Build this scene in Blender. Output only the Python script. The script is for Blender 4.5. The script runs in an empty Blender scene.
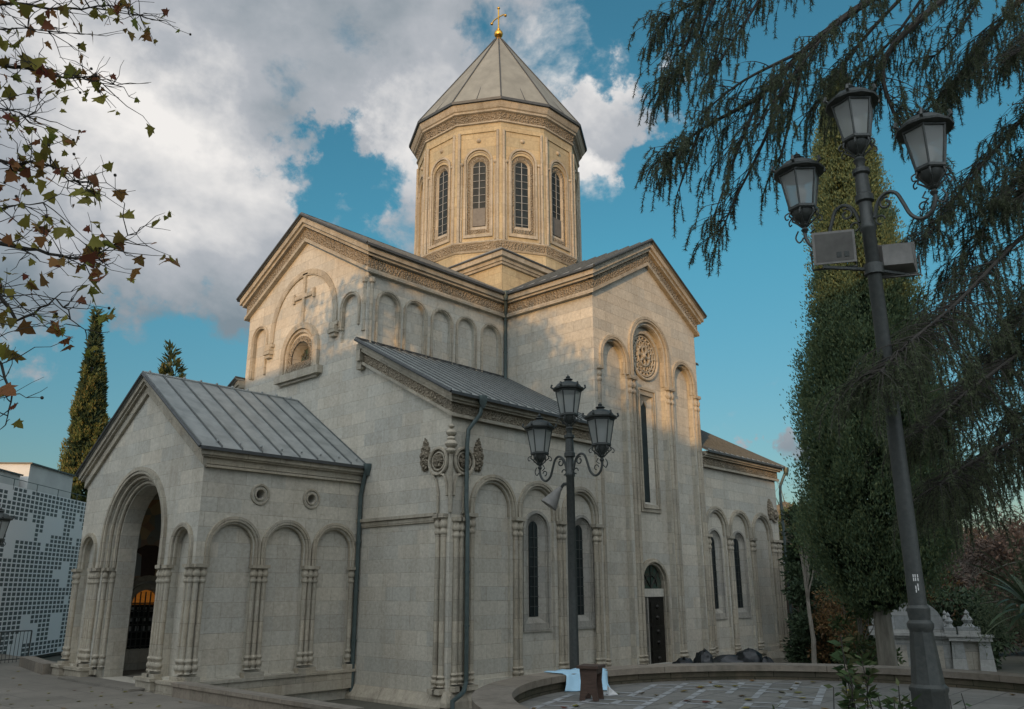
import bpy, math, random
import numpy as np
from mathutils import Vector, Matrix
from mathutils.geometry import tessellate_polygon
random.seed(7)
RNG = np.random.default_rng(11)
PI = math.pi
R = math.radians
SC = bpy.context.scene
COL = SC.collection

# ------------------------------------------------------------------ camera
CAM = Vector((-17.221, -18.264, 3.3))
YAW, PITCH, ROLL, FPX = R(42.418), R(15.834), R(-0.184), 825.376
cd = bpy.data.cameras.new('camera'); cam = bpy.data.objects.new('camera', cd); COL.objects.link(cam)
F_ = Vector((math.cos(YAW)*math.cos(PITCH), math.sin(YAW)*math.cos(PITCH), math.sin(PITCH)))
R_ = Vector((math.sin(YAW), -math.cos(YAW), 0)); U_ = R_.cross(F_)
R2 = R_*math.cos(ROLL)+U_*math.sin(ROLL); U2 = -R_*math.sin(ROLL)+U_*math.cos(ROLL)
m = Matrix.Identity(4)
for i in range(3):
    m[i][0] = R2[i]; m[i][1] = U2[i]; m[i][2] = -F_[i]; m[i][3] = CAM[i]
cam.matrix_world = m
cd.sensor_width = 36.0; cd.lens = FPX/1024*36.0; cd.clip_start = .1; cd.clip_end = 6000
SC.camera = cam

# ------------------------------------------------------------------ light
SUN_AZ, SUN_EL = R(206.0), R(8.0)
SUNV = Vector((math.cos(SUN_AZ)*math.cos(SUN_EL), math.sin(SUN_AZ)*math.cos(SUN_EL), math.sin(SUN_EL)))
sl = bpy.data.lights.new('sun', 'SUN'); sl.energy = 2.3; sl.angle = R(.6); sl.color = (1, .57, .22)
so = bpy.data.objects.new('sun', sl); COL.objects.link(so)
so.rotation_euler = SUNV.to_track_quat('Z', 'Y').to_euler()
SC.view_settings.view_transform = 'Standard'; SC.view_settings.look = 'None'
SC.view_settings.exposure = .27; SC.view_settings.gamma = 1; SC.view_settings.use_curve_mapping = False
SC.cycles.max_bounces = 5; SC.cycles.diffuse_bounces = 4; SC.cycles.transparent_max_bounces = 6

W = bpy.data.worlds.new('World'); SC.world = W; W.use_nodes = True
def build_world():
    nt = W.node_tree; N = nt.nodes; L = nt.links; N.clear()
    out = N.new('ShaderNodeOutputWorld'); bg = N.new('ShaderNodeBackground'); bg.inputs[1].default_value = .15
    sky = N.new('ShaderNodeTexSky'); sky.sky_type = 'NISHITA'; sky.sun_disc = False
    sky.sun_elevation = SUN_EL; sky.sun_rotation = PI/2-SUN_AZ; sky.air_density = 1.0; sky.dust_density = .6; sky.ozone_density = 1.2
    tc = N.new('ShaderNodeTexCoord')
    def math_(op, a, b=None, c=None, clamp=False):
        n = N.new('ShaderNodeMath'); n.operation = op; n.use_clamp = clamp
        for i, v in enumerate((a, b, c)):
            if v is None: continue
            if isinstance(v, (int, float)): n.inputs[i].default_value = v
            else: L.new(v, n.inputs[i])
        return n.outputs[0]
    def noise(scale, detail, rough, vec, off=(0, 0, 0), stretch=(1, 1, 1)):
        mp = N.new('ShaderNodeMapping'); mp.inputs['Location'].default_value = off; mp.inputs['Scale'].default_value = stretch
        L.new(vec, mp.inputs[0])
        n = N.new('ShaderNodeTexNoise'); n.inputs['Scale'].default_value = scale; n.inputs['Detail'].default_value = detail
        n.inputs['Roughness'].default_value = rough; n.inputs['Distortion'].default_value = .25
        L.new(mp.outputs[0], n.inputs['Vector']); return n.outputs[0]
    # banks of cloud: direction, angular radius (deg), weight
    capped = False
    blobs = [((.37, .803, .467), 17, .75), ((.3345, .8845, .325), 11, .55), ((.528, .623, .577), 12, .5), ((.656, .523, .543), 7.5, .2),
             ((.5575, .703, .441), 7, .34), ((.2255, .826, .517), 16, .5), ((.20, .90, .36), 13, .55), ((.30, .90, .26), 7, .35),
             ((.726, .522, .448), 2.4, .42), ((.716, .471, .5155), 3.6, .38), ((.906, .40, .138), 2.2, .5),
             ((.47, .56, .68), 12, .3), ((.498, .745, .447), 4.2, -.34), ((.40, .695, .60), 5, -.22), ((.3927, .9017, .155), 9, -.5),
             ((.56, .79, .30), 6, -.35), ((.63, .54, .62), 5.5, -.38), ((.47, .77, .49), 3.5, -.2), ((.70, .55, .44), 4, -.3), ((.60, .655, .46), 3, -.3), ((.275, .945, .17), 7, -.6), ((-.7, -.5, .55), 75, .75), ((.3, -.8, .6), 45, .5), ((-.5, .7, .6), 45, .5)]  # last three banks lie out of view, added to brighten shaded walls
    wn = N.new('ShaderNodeTexNoise'); wn.inputs['Scale'].default_value = 5.5; wn.inputs['Detail'].default_value = 8; wn.inputs['Roughness'].default_value = .62; L.new(tc.outputs['Generated'], wn.inputs['Vector'])
    ws = N.new('ShaderNodeVectorMath'); ws.operation = 'MULTIPLY_ADD'; L.new(wn.outputs['Color'], ws.inputs[0]); ws.inputs[1].default_value = (.34, .34, .34); ws.inputs[2].default_value = (-.17, -.17, -.17)
    wv = N.new('ShaderNodeVectorMath'); wv.operation = 'ADD'; L.new(tc.outputs['Generated'], wv.inputs[0]); L.new(ws.outputs[0], wv.inputs[1])
    wm = N.new('ShaderNodeVectorMath'); wm.operation = 'NORMALIZE'; L.new(wv.outputs[0], wm.inputs[0]); WD = wm.outputs[0]
    acc = None
    for v, rad, w in sorted(blobs, key=lambda q_: q_[2] < 0):
        if w < 0 and not capped: acc = math_('MINIMUM', acc, .62); capped = True
        v = Vector(v).normalized()
        d = N.new('ShaderNodeVectorMath'); d.operation = 'DOT_PRODUCT'; L.new(WD, d.inputs[0]); d.inputs[1].default_value = v
        mr = N.new('ShaderNodeMapRange'); mr.interpolation_type = 'SMOOTHSTEP'
        mr.inputs['From Min'].default_value = math.cos(R(rad)*1.25); mr.inputs['From Max'].default_value = math.cos(R(rad)*.15)
        mr.inputs['To Min'].default_value = 0; mr.inputs['To Max'].default_value = w
        L.new(d.outputs['Value'], mr.inputs['Value'])
        acc = mr.outputs[0] if acc is None else math_('ADD', acc, mr.outputs[0])
    n1 = noise(4.2, 10, .58, tc.outputs['Generated'], (1.3, 4.1, 2.2), (1, 1, 1.25))
    n2 = noise(2.6, 6, .55, tc.outputs['Generated'], (7.3, 1.1, 5.2), (1, 1, 1.5))
    n3 = noise(13, 5, .65, tc.outputs['Generated'], (2.3, 9.1, .2), (1, 1, 1.6))
    dens = math_('ADD', acc, math_('MULTIPLY', math_('SUBTRACT', n1, .5), 1.5))
    dens = math_('ADD', dens, math_('MULTIPLY', math_('SUBTRACT', n3, .5), .35))
    mr = N.new('ShaderNodeMapRange'); mr.interpolation_type = 'SMOOTHSTEP'
    mr.inputs['From Min'].default_value = .20; mr.inputs['From Max'].default_value = .46; L.new(dens, mr.inputs['Value'])
    shade = math_('ADD', math_('MULTIPLY', n2, 1.0), math_('MULTIPLY', n1, .5))
    for v, rad, w in (((.35, .82, .44), 8, .14), ((.20, .86, .46), 9, .03), ((.60, .58, .555), 8, .10), ((.56, .70, .43), 5, .12), ((.30, .89, .34), 9, -.02), ((.726, .522, .448), 3, .2), ((.40, .74, .55), 6, -.08)):
        d = N.new('ShaderNodeVectorMath'); d.operation = 'DOT_PRODUCT'; L.new(WD, d.inputs[0]); d.inputs[1].default_value = Vector(v).normalized()
        m2 = N.new('ShaderNodeMapRange'); m2.interpolation_type = 'SMOOTHSTEP'; m2.inputs['From Min'].default_value = math.cos(R(rad)*1.3); m2.inputs['From Max'].default_value = 1.0; m2.inputs['To Max'].default_value = w
        L.new(d.outputs['Value'], m2.inputs['Value']); shade = math_('ADD', shade, m2.outputs[0])
    ramp = N.new('ShaderNodeValToRGB'); L.new(shade, ramp.inputs[0])
    e = ramp.color_ramp.elements
    e[0].position = .62; e[0].color = (.175, .22, .255, 1); e[1].position = 1.04; e[1].color = (.73, .71, .69, 1); ex_ = e.new(.84); ex_.color = (.37, .39, .42, 1)
    cl = N.new('ShaderNodeVectorMath'); cl.operation = 'SCALE'; L.new(ramp.outputs[0], cl.inputs[0]); cl.inputs['Scale'].default_value = 1/.15
    # clouds on the sun's side, unseen behind the camera, brightened to lift the shade
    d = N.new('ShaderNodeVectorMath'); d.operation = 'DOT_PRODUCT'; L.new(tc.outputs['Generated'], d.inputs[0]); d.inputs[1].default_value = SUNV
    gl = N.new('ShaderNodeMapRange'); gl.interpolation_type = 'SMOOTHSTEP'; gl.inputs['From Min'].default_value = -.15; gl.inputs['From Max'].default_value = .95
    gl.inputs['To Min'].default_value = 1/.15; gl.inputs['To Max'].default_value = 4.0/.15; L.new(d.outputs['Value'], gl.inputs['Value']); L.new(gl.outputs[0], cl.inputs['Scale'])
    tint = N.new('ShaderNodeMix'); tint.data_type = 'RGBA'; tint.blend_type = 'MULTIPLY'; tint.inputs[0].default_value = 1
    L.new(sky.outputs[0], tint.inputs[6])
    sz = N.new('ShaderNodeSeparateXYZ'); L.new(tc.outputs['Generated'], sz.inputs[0])
    lo = N.new('ShaderNodeMapRange'); L.new(sz.outputs[2], lo.inputs['Value']); lo.inputs['From Min'].default_value = 0; lo.inputs['From Max'].default_value = .38; lo.inputs['To Min'].default_value = 0; lo.inputs['To Max'].default_value = 1.0
    tv = N.new('ShaderNodeMix'); tv.data_type = 'RGBA'; tv.inputs[6].default_value = (.38, .38, .47, 1); tv.inputs[7].default_value = SKY_TINT; L.new(lo.outputs[0], tv.inputs[0]); L.new(tv.outputs[2], tint.inputs[7])
    mx = N.new('ShaderNodeMix'); mx.data_type = 'RGBA'
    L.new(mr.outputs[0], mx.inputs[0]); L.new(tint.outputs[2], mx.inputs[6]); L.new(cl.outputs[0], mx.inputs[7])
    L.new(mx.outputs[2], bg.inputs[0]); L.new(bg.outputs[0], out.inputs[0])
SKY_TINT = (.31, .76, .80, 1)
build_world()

# ------------------------------------------------------------------ materials
MATS = {}
def new_mat(name):
    mt = bpy.data.materials.new(name); mt.use_nodes = True; MATS[name] = mt
    nt = mt.node_tree; return mt, nt.nodes, nt.links, nt.nodes['Principled BSDF']
def mixc(N, L, a, b, fac, mode='MIX'):
    n = N.new('ShaderNodeMix'); n.data_type = 'RGBA'; n.blend_type = mode
    for idx, v in ((0, fac), (6, a), (7, b)):
        if isinstance(v, (int, float)): n.inputs[idx].default_value = v
        elif isinstance(v, tuple): n.inputs[idx].default_value = (*v[:3], 1)
        else: L.new(v, n.inputs[idx])
    return n.outputs[2]
def nz(N, L, vec, scale, detail=4, rough=.55, stretch=None):
    if stretch:
        mp = N.new('ShaderNodeMapping'); mp.inputs['Scale'].default_value = stretch; L.new(vec, mp.inputs[0]); vec = mp.outputs[0]
    n = N.new('ShaderNodeTexNoise'); n.inputs['Scale'].default_value = scale; n.inputs['Detail'].default_value = detail; n.inputs['Roughness'].default_value = rough
    L.new(vec, n.inputs['Vector']); return n.outputs[0]
def mrange(N, L, v, a, b, c=0, d=1):
    n = N.new('ShaderNodeMapRange'); L.new(v, n.inputs['Value'])
    for k, x in zip(('From Min', 'From Max', 'To Min', 'To Max'), (a, b, c, d)): n.inputs[k].default_value = x
    return n.outputs[0]
def mat_stone(name, c1, c2, dirt, bw=.85, bh=.42, joints=.55, stain=.5, carve=0, rough=.85):
    mt, N, L, P = new_mat(name)
    tc = N.new('ShaderNodeTexCoord'); ge = N.new('ShaderNodeNewGeometry')
    sep = N.new('ShaderNodeSeparateXYZ'); L.new(tc.outputs['Object'], sep.inputs[0])
    sn = N.new('ShaderNodeSeparateXYZ'); L.new(ge.outputs['True Normal'], sn.inputs[0])
    ab = N.new('ShaderNodeMath'); ab.operation = 'ABSOLUTE'; L.new(sn.outputs[0], ab.inputs[0])
    gt = N.new('ShaderNodeMath'); gt.operation = 'GREATER_THAN'; L.new(ab.outputs[0], gt.inputs[0]); gt.inputs[1].default_value = .7
    mu = N.new('ShaderNodeMix'); mu.data_type = 'FLOAT'; L.new(gt.outputs[0], mu.inputs[0]); L.new(sep.outputs[0], mu.inputs[2]); L.new(sep.outputs[1], mu.inputs[3])
    cb = N.new('ShaderNodeCombineXYZ'); L.new(mu.outputs[0], cb.inputs[0]); L.new(sep.outputs[2], cb.inputs[1])
    br = N.new('ShaderNodeTexBrick'); L.new(cb.outputs[0], br.inputs['Vector'])
    br.inputs['Scale'].default_value = 1; br.inputs['Brick Width'].default_value = bw; br.inputs['Row Height'].default_value = bh
    br.inputs['Mortar Size'].default_value = .007; br.inputs['Mortar Smooth'].default_value = .3; br.inputs['Bias'].default_value = -.1
    br.offset = .43; br.squash = 1.0
    br.inputs['Color1'].default_value = (*c1, 1); br.inputs['Color2'].default_value = (*c2, 1)
    br.inputs['Mortar'].default_value = tuple(.5*(a+b)*(1-joints*.55) for a, b in zip(c1, c2))+(1,)
    # a second course of blocks so that neighbouring stones differ
    b2 = N.new('ShaderNodeTexBrick'); L.new(cb.outputs[0], b2.inputs['Vector']); b2.inputs['Scale'].default_value = 1
    b2.inputs['Brick Width'].default_value = bw*1.7; b2.inputs['Row Height'].default_value = bh; b2.inputs['Mortar Size'].default_value = 0; b2.offset = .37
    b2.inputs['Color1'].default_value = (1.10, 1.06, 1.0, 1); b2.inputs['Color2'].default_value = (.85, .88, .90, 1)
    col = mixc(N, L, br.outputs['Color'], b2.outputs['Color'], .8, 'MULTIPLY')
    o = tc.outputs['Object']
    big = nz(N, L, o, .55, 5, .6); st = nz(N, L, o, 2.2, 5, .65, (1, 1, .16)); fine = nz(N, L, o, 9, 6, .7)
    col = mixc(N, L, col, dirt, mrange(N, L, st, .48, .78, 0, stain), 'MIX')
    col = mixc(N, L, col, dirt, mrange(N, L, big, .5, .78, 0, stain*.8), 'MIX')
    jn = nz(N, L, o, 1.7, 4, .7); jm = N.new('ShaderNodeMath'); jm.operation = 'MULTIPLY'; L.new(br.outputs['Fac'], jm.inputs[0]); L.new(mrange(N, L, jn, .42, .62, 0, .5), jm.inputs[1])
    col = mixc(N, L, col, tuple(x*.55 for x in dirt), jm.outputs[0], 'MIX')
    spn = nz(N, L, o, 5.5, 3, .5, (1, 1, 1.6)); col = mixc(N, L, col, dirt, mrange(N, L, spn, .64, .74, 0, .38), 'MIX')
    g = mrange(N, L, fine, .25, .75, .78, 1.18)
    cg = N.new('ShaderNodeCombineColor')
    for k in range(3): L.new(g, cg.inputs[k])
    col = mixc(N, L, col, cg.outputs[0], 1.0, 'MULTIPLY')
    bp = N.new('ShaderNodeBump'); bp.inputs['Strength'].default_value = .5; bp.inputs['Distance'].default_value = .03
    h = N.new('ShaderNodeMath'); h.operation = 'MULTIPLY_ADD'; L.new(br.outputs['Fac'], h.inputs[0]); h.inputs[1].default_value = -.5; L.new(fine, h.inputs[2])
    hh = h.outputs[0]
    if carve:
        vo = N.new('ShaderNodeTexVoronoi'); vo.inputs['Scale'].default_value = carve; vo.feature = 'F1'; L.new(o, vo.inputs['Vector'])
        wv = N.new('ShaderNodeTexMagic'); wv.inputs['Scale'].default_value = carve*.9; wv.inputs['Distortion'].default_value = 2; wv.turbulence_depth = 3; L.new(o, wv.inputs['Vector'])
        pit = mrange(N, L, vo.outputs['Distance'], .15, .6, 1, 0)
        col = mixc(N, L, col, dirt, mrange(N, L, pit, 0, .5, .5, 0), 'MIX')
        h2 = N.new('ShaderNodeMath'); h2.operation = 'MULTIPLY_ADD'; L.new(pit, h2.inputs[0]); h2.inputs[1].default_value = 1.6; L.new(hh, h2.inputs[2]); hh = h2.outputs[0]
        bp.inputs['Strength'].default_value = .9; bp.inputs['Distance'].default_value = .05
    L.new(hh, bp.inputs['Height']); L.new(bp.outputs[0], P.inputs['Normal']); L.new(col, P.inputs['Base Color'])
    P.inputs['Roughness'].default_value = rough; P.inputs['Specular IOR Level'].default_value = .25
    return mt
def mat_simple(name, c, c2=None, rough=.6, metal=0, scale=6, bump=.0, stretch=None, spec=.5, detail=5):
    mt, N, L, P = new_mat(name)
    tc = N.new('ShaderNodeTexCoord'); c2 = c2 or tuple(x*.7 for x in c)
    n = nz(N, L, tc.outputs['Object'], scale, detail, .6, stretch)
    L.new(mixc(N, L, c, c2, mrange(N, L, n, .35, .7)), P.inputs['Base Color'])
    P.inputs['Roughness'].default_value = rough; P.inputs['Metallic'].default_value = metal; P.inputs['Specular IOR Level'].default_value = spec
    if bump:
        b = N.new('ShaderNodeBump'); b.inputs['Strength'].default_value = bump; b.inputs['Distance'].default_value = .02
        L.new(n, b.inputs['Height']); L.new(b.outputs[0], P.inputs['Normal'])
    return mt
def mat_leaf(name, cols, rough=.6, trans=.0):
    mt, N, L, P = new_mat(name)
    ge = N.new('ShaderNodeNewGeometry'); rp = N.new('ShaderNodeValToRGB'); L.new(ge.outputs['Random Per Island'], rp.inputs[0])
    e = rp.color_ramp.elements
    while len(e) < len(cols): e.new(.5)
    for i, c in enumerate(cols): e[i].position = i/(len(cols)-1); e[i].color = (*c, 1)
    L.new(rp.outputs[0], P.inputs['Base Color']); P.inputs['Roughness'].default_value = rough; P.inputs['Specular IOR Level'].default_value = .2
    if trans:
        t = N.new('ShaderNodeBsdfTranslucent'); L.new(rp.outputs[0], t.inputs[0]); ms = N.new('ShaderNodeMixShader'); ms.inputs[0].default_value = trans
        out = N['Material Output']; L.new(P.outputs[0], ms.inputs[1]); L.new(t.outputs[0], ms.inputs[2]); L.new(ms.outputs[0], out.inputs[0])
    return mt

M = MATS
mat_stone('pale_stone', (.51, .485, .415), (.445, .415, .35), (.29, .25, .185), stain=.38, joints=.3)
mat_stone('warm_stone', (.45, .385, .25), (.38, .32, .205), (.25, .19, .12), bw=.9, bh=.5, stain=.4, joints=.4)
mat_stone('trim_stone', (.42, .38, .305), (.35, .315, .245), (.17, .145, .11), bw=1.1, bh=.6, stain=.6)
mat_stone('carved_stone', (.38, .325, .24), (.31, .265, .195), (.10, .078, .052), bw=.6, bh=3, carve=11, stain=.3)
mat_stone('window_stone', (.38, .36, .31), (.32, .305, .265), (.15, .13, .11), bw=.6, bh=.5, stain=.4)
mat_stone('parapet_stone', (.27, .235, .19), (.215, .185, .15), (.10, .085, .06), bw=1.2, bh=.5, stain=.6)
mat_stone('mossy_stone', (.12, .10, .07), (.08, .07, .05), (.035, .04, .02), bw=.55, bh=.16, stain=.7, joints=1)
mat_stone('tomb_stone', (.33, .34, .33), (.26, .27, .26), (.19, .19, .16), bw=.8, bh=.4, stain=.6)
mat_simple('zinc_roof', (.31, .325, .31), (.20, .215, .205), rough=.55, metal=.1, scale=2.2, stretch=(1, 1, .6))
mat_simple('dome_roof', (.27, .27, .23), (.20, .20, .17), rough=.6, metal=.2, scale=1.5, stretch=(1, 1, .4))
mat_simple('seam_metal', (.13, .14, .135), rough=.5, metal=.2)
mat_simple('roof_edge', (.07, .075, .075), rough=.5, metal=.3)
mat_simple('pipe_metal', (.085, .115, .11), (.06, .08, .075), rough=.45, metal=.4)
mat_simple('iron', (.05, .057, .053), (.075, .08, .073), rough=.5, metal=.25, scale=20, bump=.2)
mat_simple('gold', (.75, .42, .08), (.5, .27, .05), rough=.3, metal=1)
mat_simple('dark_glass', (.010, .014, .014), (.022, .03, .03), rough=.35, scale=3, spec=.2)
mat_simple('green_glass', (.035, .075, .06), (.06, .05, .035), rough=.2, scale=7)
mat_simple('amber_glass', (.55, .18, .02), (.25, .07, .01), rough=.3, scale=12)
mat_simple('lattice_white', (.34, .35, .34), (.26, .27, .26), rough=.6)
mat_simple('drum_window_grey', (.12, .115, .10), (.08, .075, .065), rough=.5, scale=8)
mat_simple('bronze', (.03, .028, .022), (.012, .011, .009), rough=.4, metal=.5, scale=7, bump=.6)
mat_simple('black_plastic', (.008, .011, .012), (.018, .022, .024), rough=.35, scale=5, bump=.5)
mat_simple('wood', (.085, .05, .035), (.05, .03, .02), rough=.6, scale=6, stretch=(1, 1, 6), bump=.2)
mat_simple('cloth_blue', (.42, .66, .80), (.36, .58, .72), rough=.8, scale=4)
mat_simple('white_box', (.24, .23, .21), (.16, .155, .14), rough=.6, scale=7)
mat_simple('white_paint', (.7, .7, .68), (.6, .6, .58), rough=.6)
mat_simple('bark', (.19, .18, .145), (.10, .09, .07), rough=.9, scale=9, stretch=(1, 1, .2), bump=.8)
mat_simple('pale_bark', (.26, .24, .20), (.15, .13, .10), rough=.9, scale=7, stretch=(1, 1, .3), bump=.6)
mat_simple('twig_bark', (.035, .032, .026), (.055, .048, .038), rough=.9, scale=9)
mat_simple('soil', (.09, .085, .06), (.05, .055, .03), rough=.95, scale=2, bump=.6)
mat_simple('far_plaster', (.42, .43, .40), (.33, .34, .31), rough=.8, scale=1)
mat_simple('pale_plaster', (.62, .63, .60), (.5, .51, .49), rough=.8, scale=1)
mat_simple('shade_wall', (.30, .27, .22), (.24, .21, .17), rough=.9, scale=.5)
mat_leaf('cypress_leaf', [(.07, .11, .065), (.10, .15, .08), (.13, .18, .085), (.16, .18, .08)], trans=.3)
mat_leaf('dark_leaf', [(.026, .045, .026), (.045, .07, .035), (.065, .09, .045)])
mat_leaf('cedar_leaf', [(.085, .11, .07), (.12, .15, .085), (.16, .18, .10)], trans=.5)
mat_leaf('gold_cypress_leaf', [(.06, .09, .03), (.11, .135, .04), (.16, .165, .05), (.22, .17, .06)], trans=.25)
mat_leaf('plane_leaf', [(.22, .06, .045), (.24, .21, .05), (.34, .29, .06), (.20, .23, .05), (.36, .18, .06), (.26, .09, .05)], trans=.5)
mat_leaf('plane_crown_leaf', [(.14, .035, .03), (.16, .13, .03), (.24, .20, .04), (.13, .15, .03), (.26, .12, .04)], trans=.1)
mat_leaf('autumn_leaf', [(.17, .09, .04), (.24, .15, .06), (.12, .07, .04), (.09, .10, .04)], trans=.2)
mat_leaf('grey_twig_leaf', [(.10, .075, .06), (.14, .105, .085), (.075, .06, .05), (.12, .08, .05)])
mat_leaf('pink_leaf', [(.17, .11, .085), (.24, .15, .10), (.12, .085, .07)], trans=.2)
mat_leaf('shrub_leaf', [(.03, .06, .025), (.06, .10, .035), (.09, .12, .05), (.12, .10, .05)], trans=.2)
mat_leaf('palm_leaf_green', [(.04, .07, .035), (.09, .13, .07), (.14, .17, .10)], rough=.4)

def mat_paving(name, c1, c2, dirt, w, h, mortar=.012):
    mt, N, L, P = new_mat(name)
    tc = N.new('ShaderNodeTexCoord'); br = N.new('ShaderNodeTexBrick'); L.new(tc.outputs['Object'], br.inputs['Vector'])
    br.inputs['Scale'].default_value = 1; br.inputs['Brick Width'].default_value = w; br.inputs['Row Height'].default_value = h
    br.inputs['Mortar Size'].default_value = mortar; br.inputs['Color1'].default_value = (*c1, 1); br.inputs['Color2'].default_value = (*c2, 1)
    br.inputs['Mortar'].default_value = tuple(x*.45 for x in c2)+(1,)
    n = nz(N, L, tc.outputs['Object'], .8, 6, .65); f = nz(N, L, tc.outputs['Object'], 14, 4, .6)
    c = mixc(N, L, br.outputs['Color'], dirt, mrange(N, L, n, .4, .75, 0, .75)); c = mixc(N, L, c, dirt, mrange(N, L, f, .5, .8, 0, .5))
    L.new(c, P.inputs['Base Color']); P.inputs['Roughness'].default_value = .75
    b = N.new('ShaderNodeBump'); b.inputs['Strength'].default_value = .4; b.inputs['Distance'].default_value = .02; L.new(f, b.inputs['Height']); L.new(b.outputs[0], P.inputs['Normal'])
mat_paving('pavement_slabs', (.22, .20, .165), (.18, .165, .135), (.11, .10, .08), 1.6, 1.6)
mat_paving('terrace_slabs', (.25, .24, .21), (.205, .195, .175), (.085, .08, .065), .8, .5)
mat_paving('ground_mix', (.10, .095, .075), (.08, .08, .06), (.045, .05, .03), 2.5, 2.5, .0)

def mat_perforated():
    mt, N, L, P = new_mat('perforated_panel')
    tc = N.new('ShaderNodeTexCoord'); sep = N.new('ShaderNodeSeparateXYZ'); L.new(tc.outputs['Object'], sep.inputs[0])
    def mth(op, a, b=None):
        n = N.new('ShaderNodeMath'); n.operation = op
        for i, v in enumerate((a, b)):
            if v is None: continue
            if isinstance(v, (int, float)): n.inputs[i].default_value = v
            else: L.new(v, n.inputs[i])
        return n.outputs[0]
    G = 1/.215
    u = mth('MULTIPLY', sep.outputs[0], 1/.42); v = mth('MULTIPLY', sep.outputs[2], G)
    fu = mth('FRACT', u); fv = mth('FRACT', v)
    iu = mth('LESS_THAN', mth('ABSOLUTE', mth('SUBTRACT', fu, .5)), .36); iv = mth('LESS_THAN', mth('ABSOLUTE', mth('SUBTRACT', fv, .5)), .36)
    cell = mth('MULTIPLY', iu, iv)
    cb = N.new('ShaderNodeCombineXYZ'); L.new(mth('FLOOR', u), cb.inputs[0]); L.new(mth('FLOOR', mth('MULTIPLY', v, .5)), cb.inputs[2])
    n = nz(N, L, cb.outputs[0], .19, 2, .5)
    solid = mth('LESS_THAN', n, .585)
    f = mth('MULTIPLY', cell, solid)
    L.new(mixc(N, L, (.80, .80, .80), (.06, .07, .075), f), P.inputs['Base Color']); P.inputs['Roughness'].default_value = .5
mat_perforated()

_a = MATS['amber_glass'].node_tree.nodes['Principled BSDF']; _a.inputs['Emission Color'].default_value = (1, .35, .05, 1); _a.inputs['Emission Strength'].default_value = .10   # lit stained glass
def mat_mural():
    mt, N, L, P = new_mat('mosaic')
    tc = N.new('ShaderNodeTexCoord'); v = N.new('ShaderNodeTexVoronoi'); v.inputs['Scale'].default_value = 2.2; L.new(tc.outputs['Object'], v.inputs['Vector'])
    rp = N.new('ShaderNodeValToRGB'); L.new(v.outputs['Color'], rp.inputs[0]); e = rp.color_ramp.elements
    e[0].color = (.35, .30, .18, 1); e[1].color = (.60, .50, .28, 1); x = e.new(.45); x.color = (.26, .30, .30, 1); x = e.new(.65); x.color = (.50, .28, .14, 1)
    L.new(rp.outputs[0], P.inputs['Base Color']); P.inputs['Roughness'].default_value = .6
mat_mural()

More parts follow.
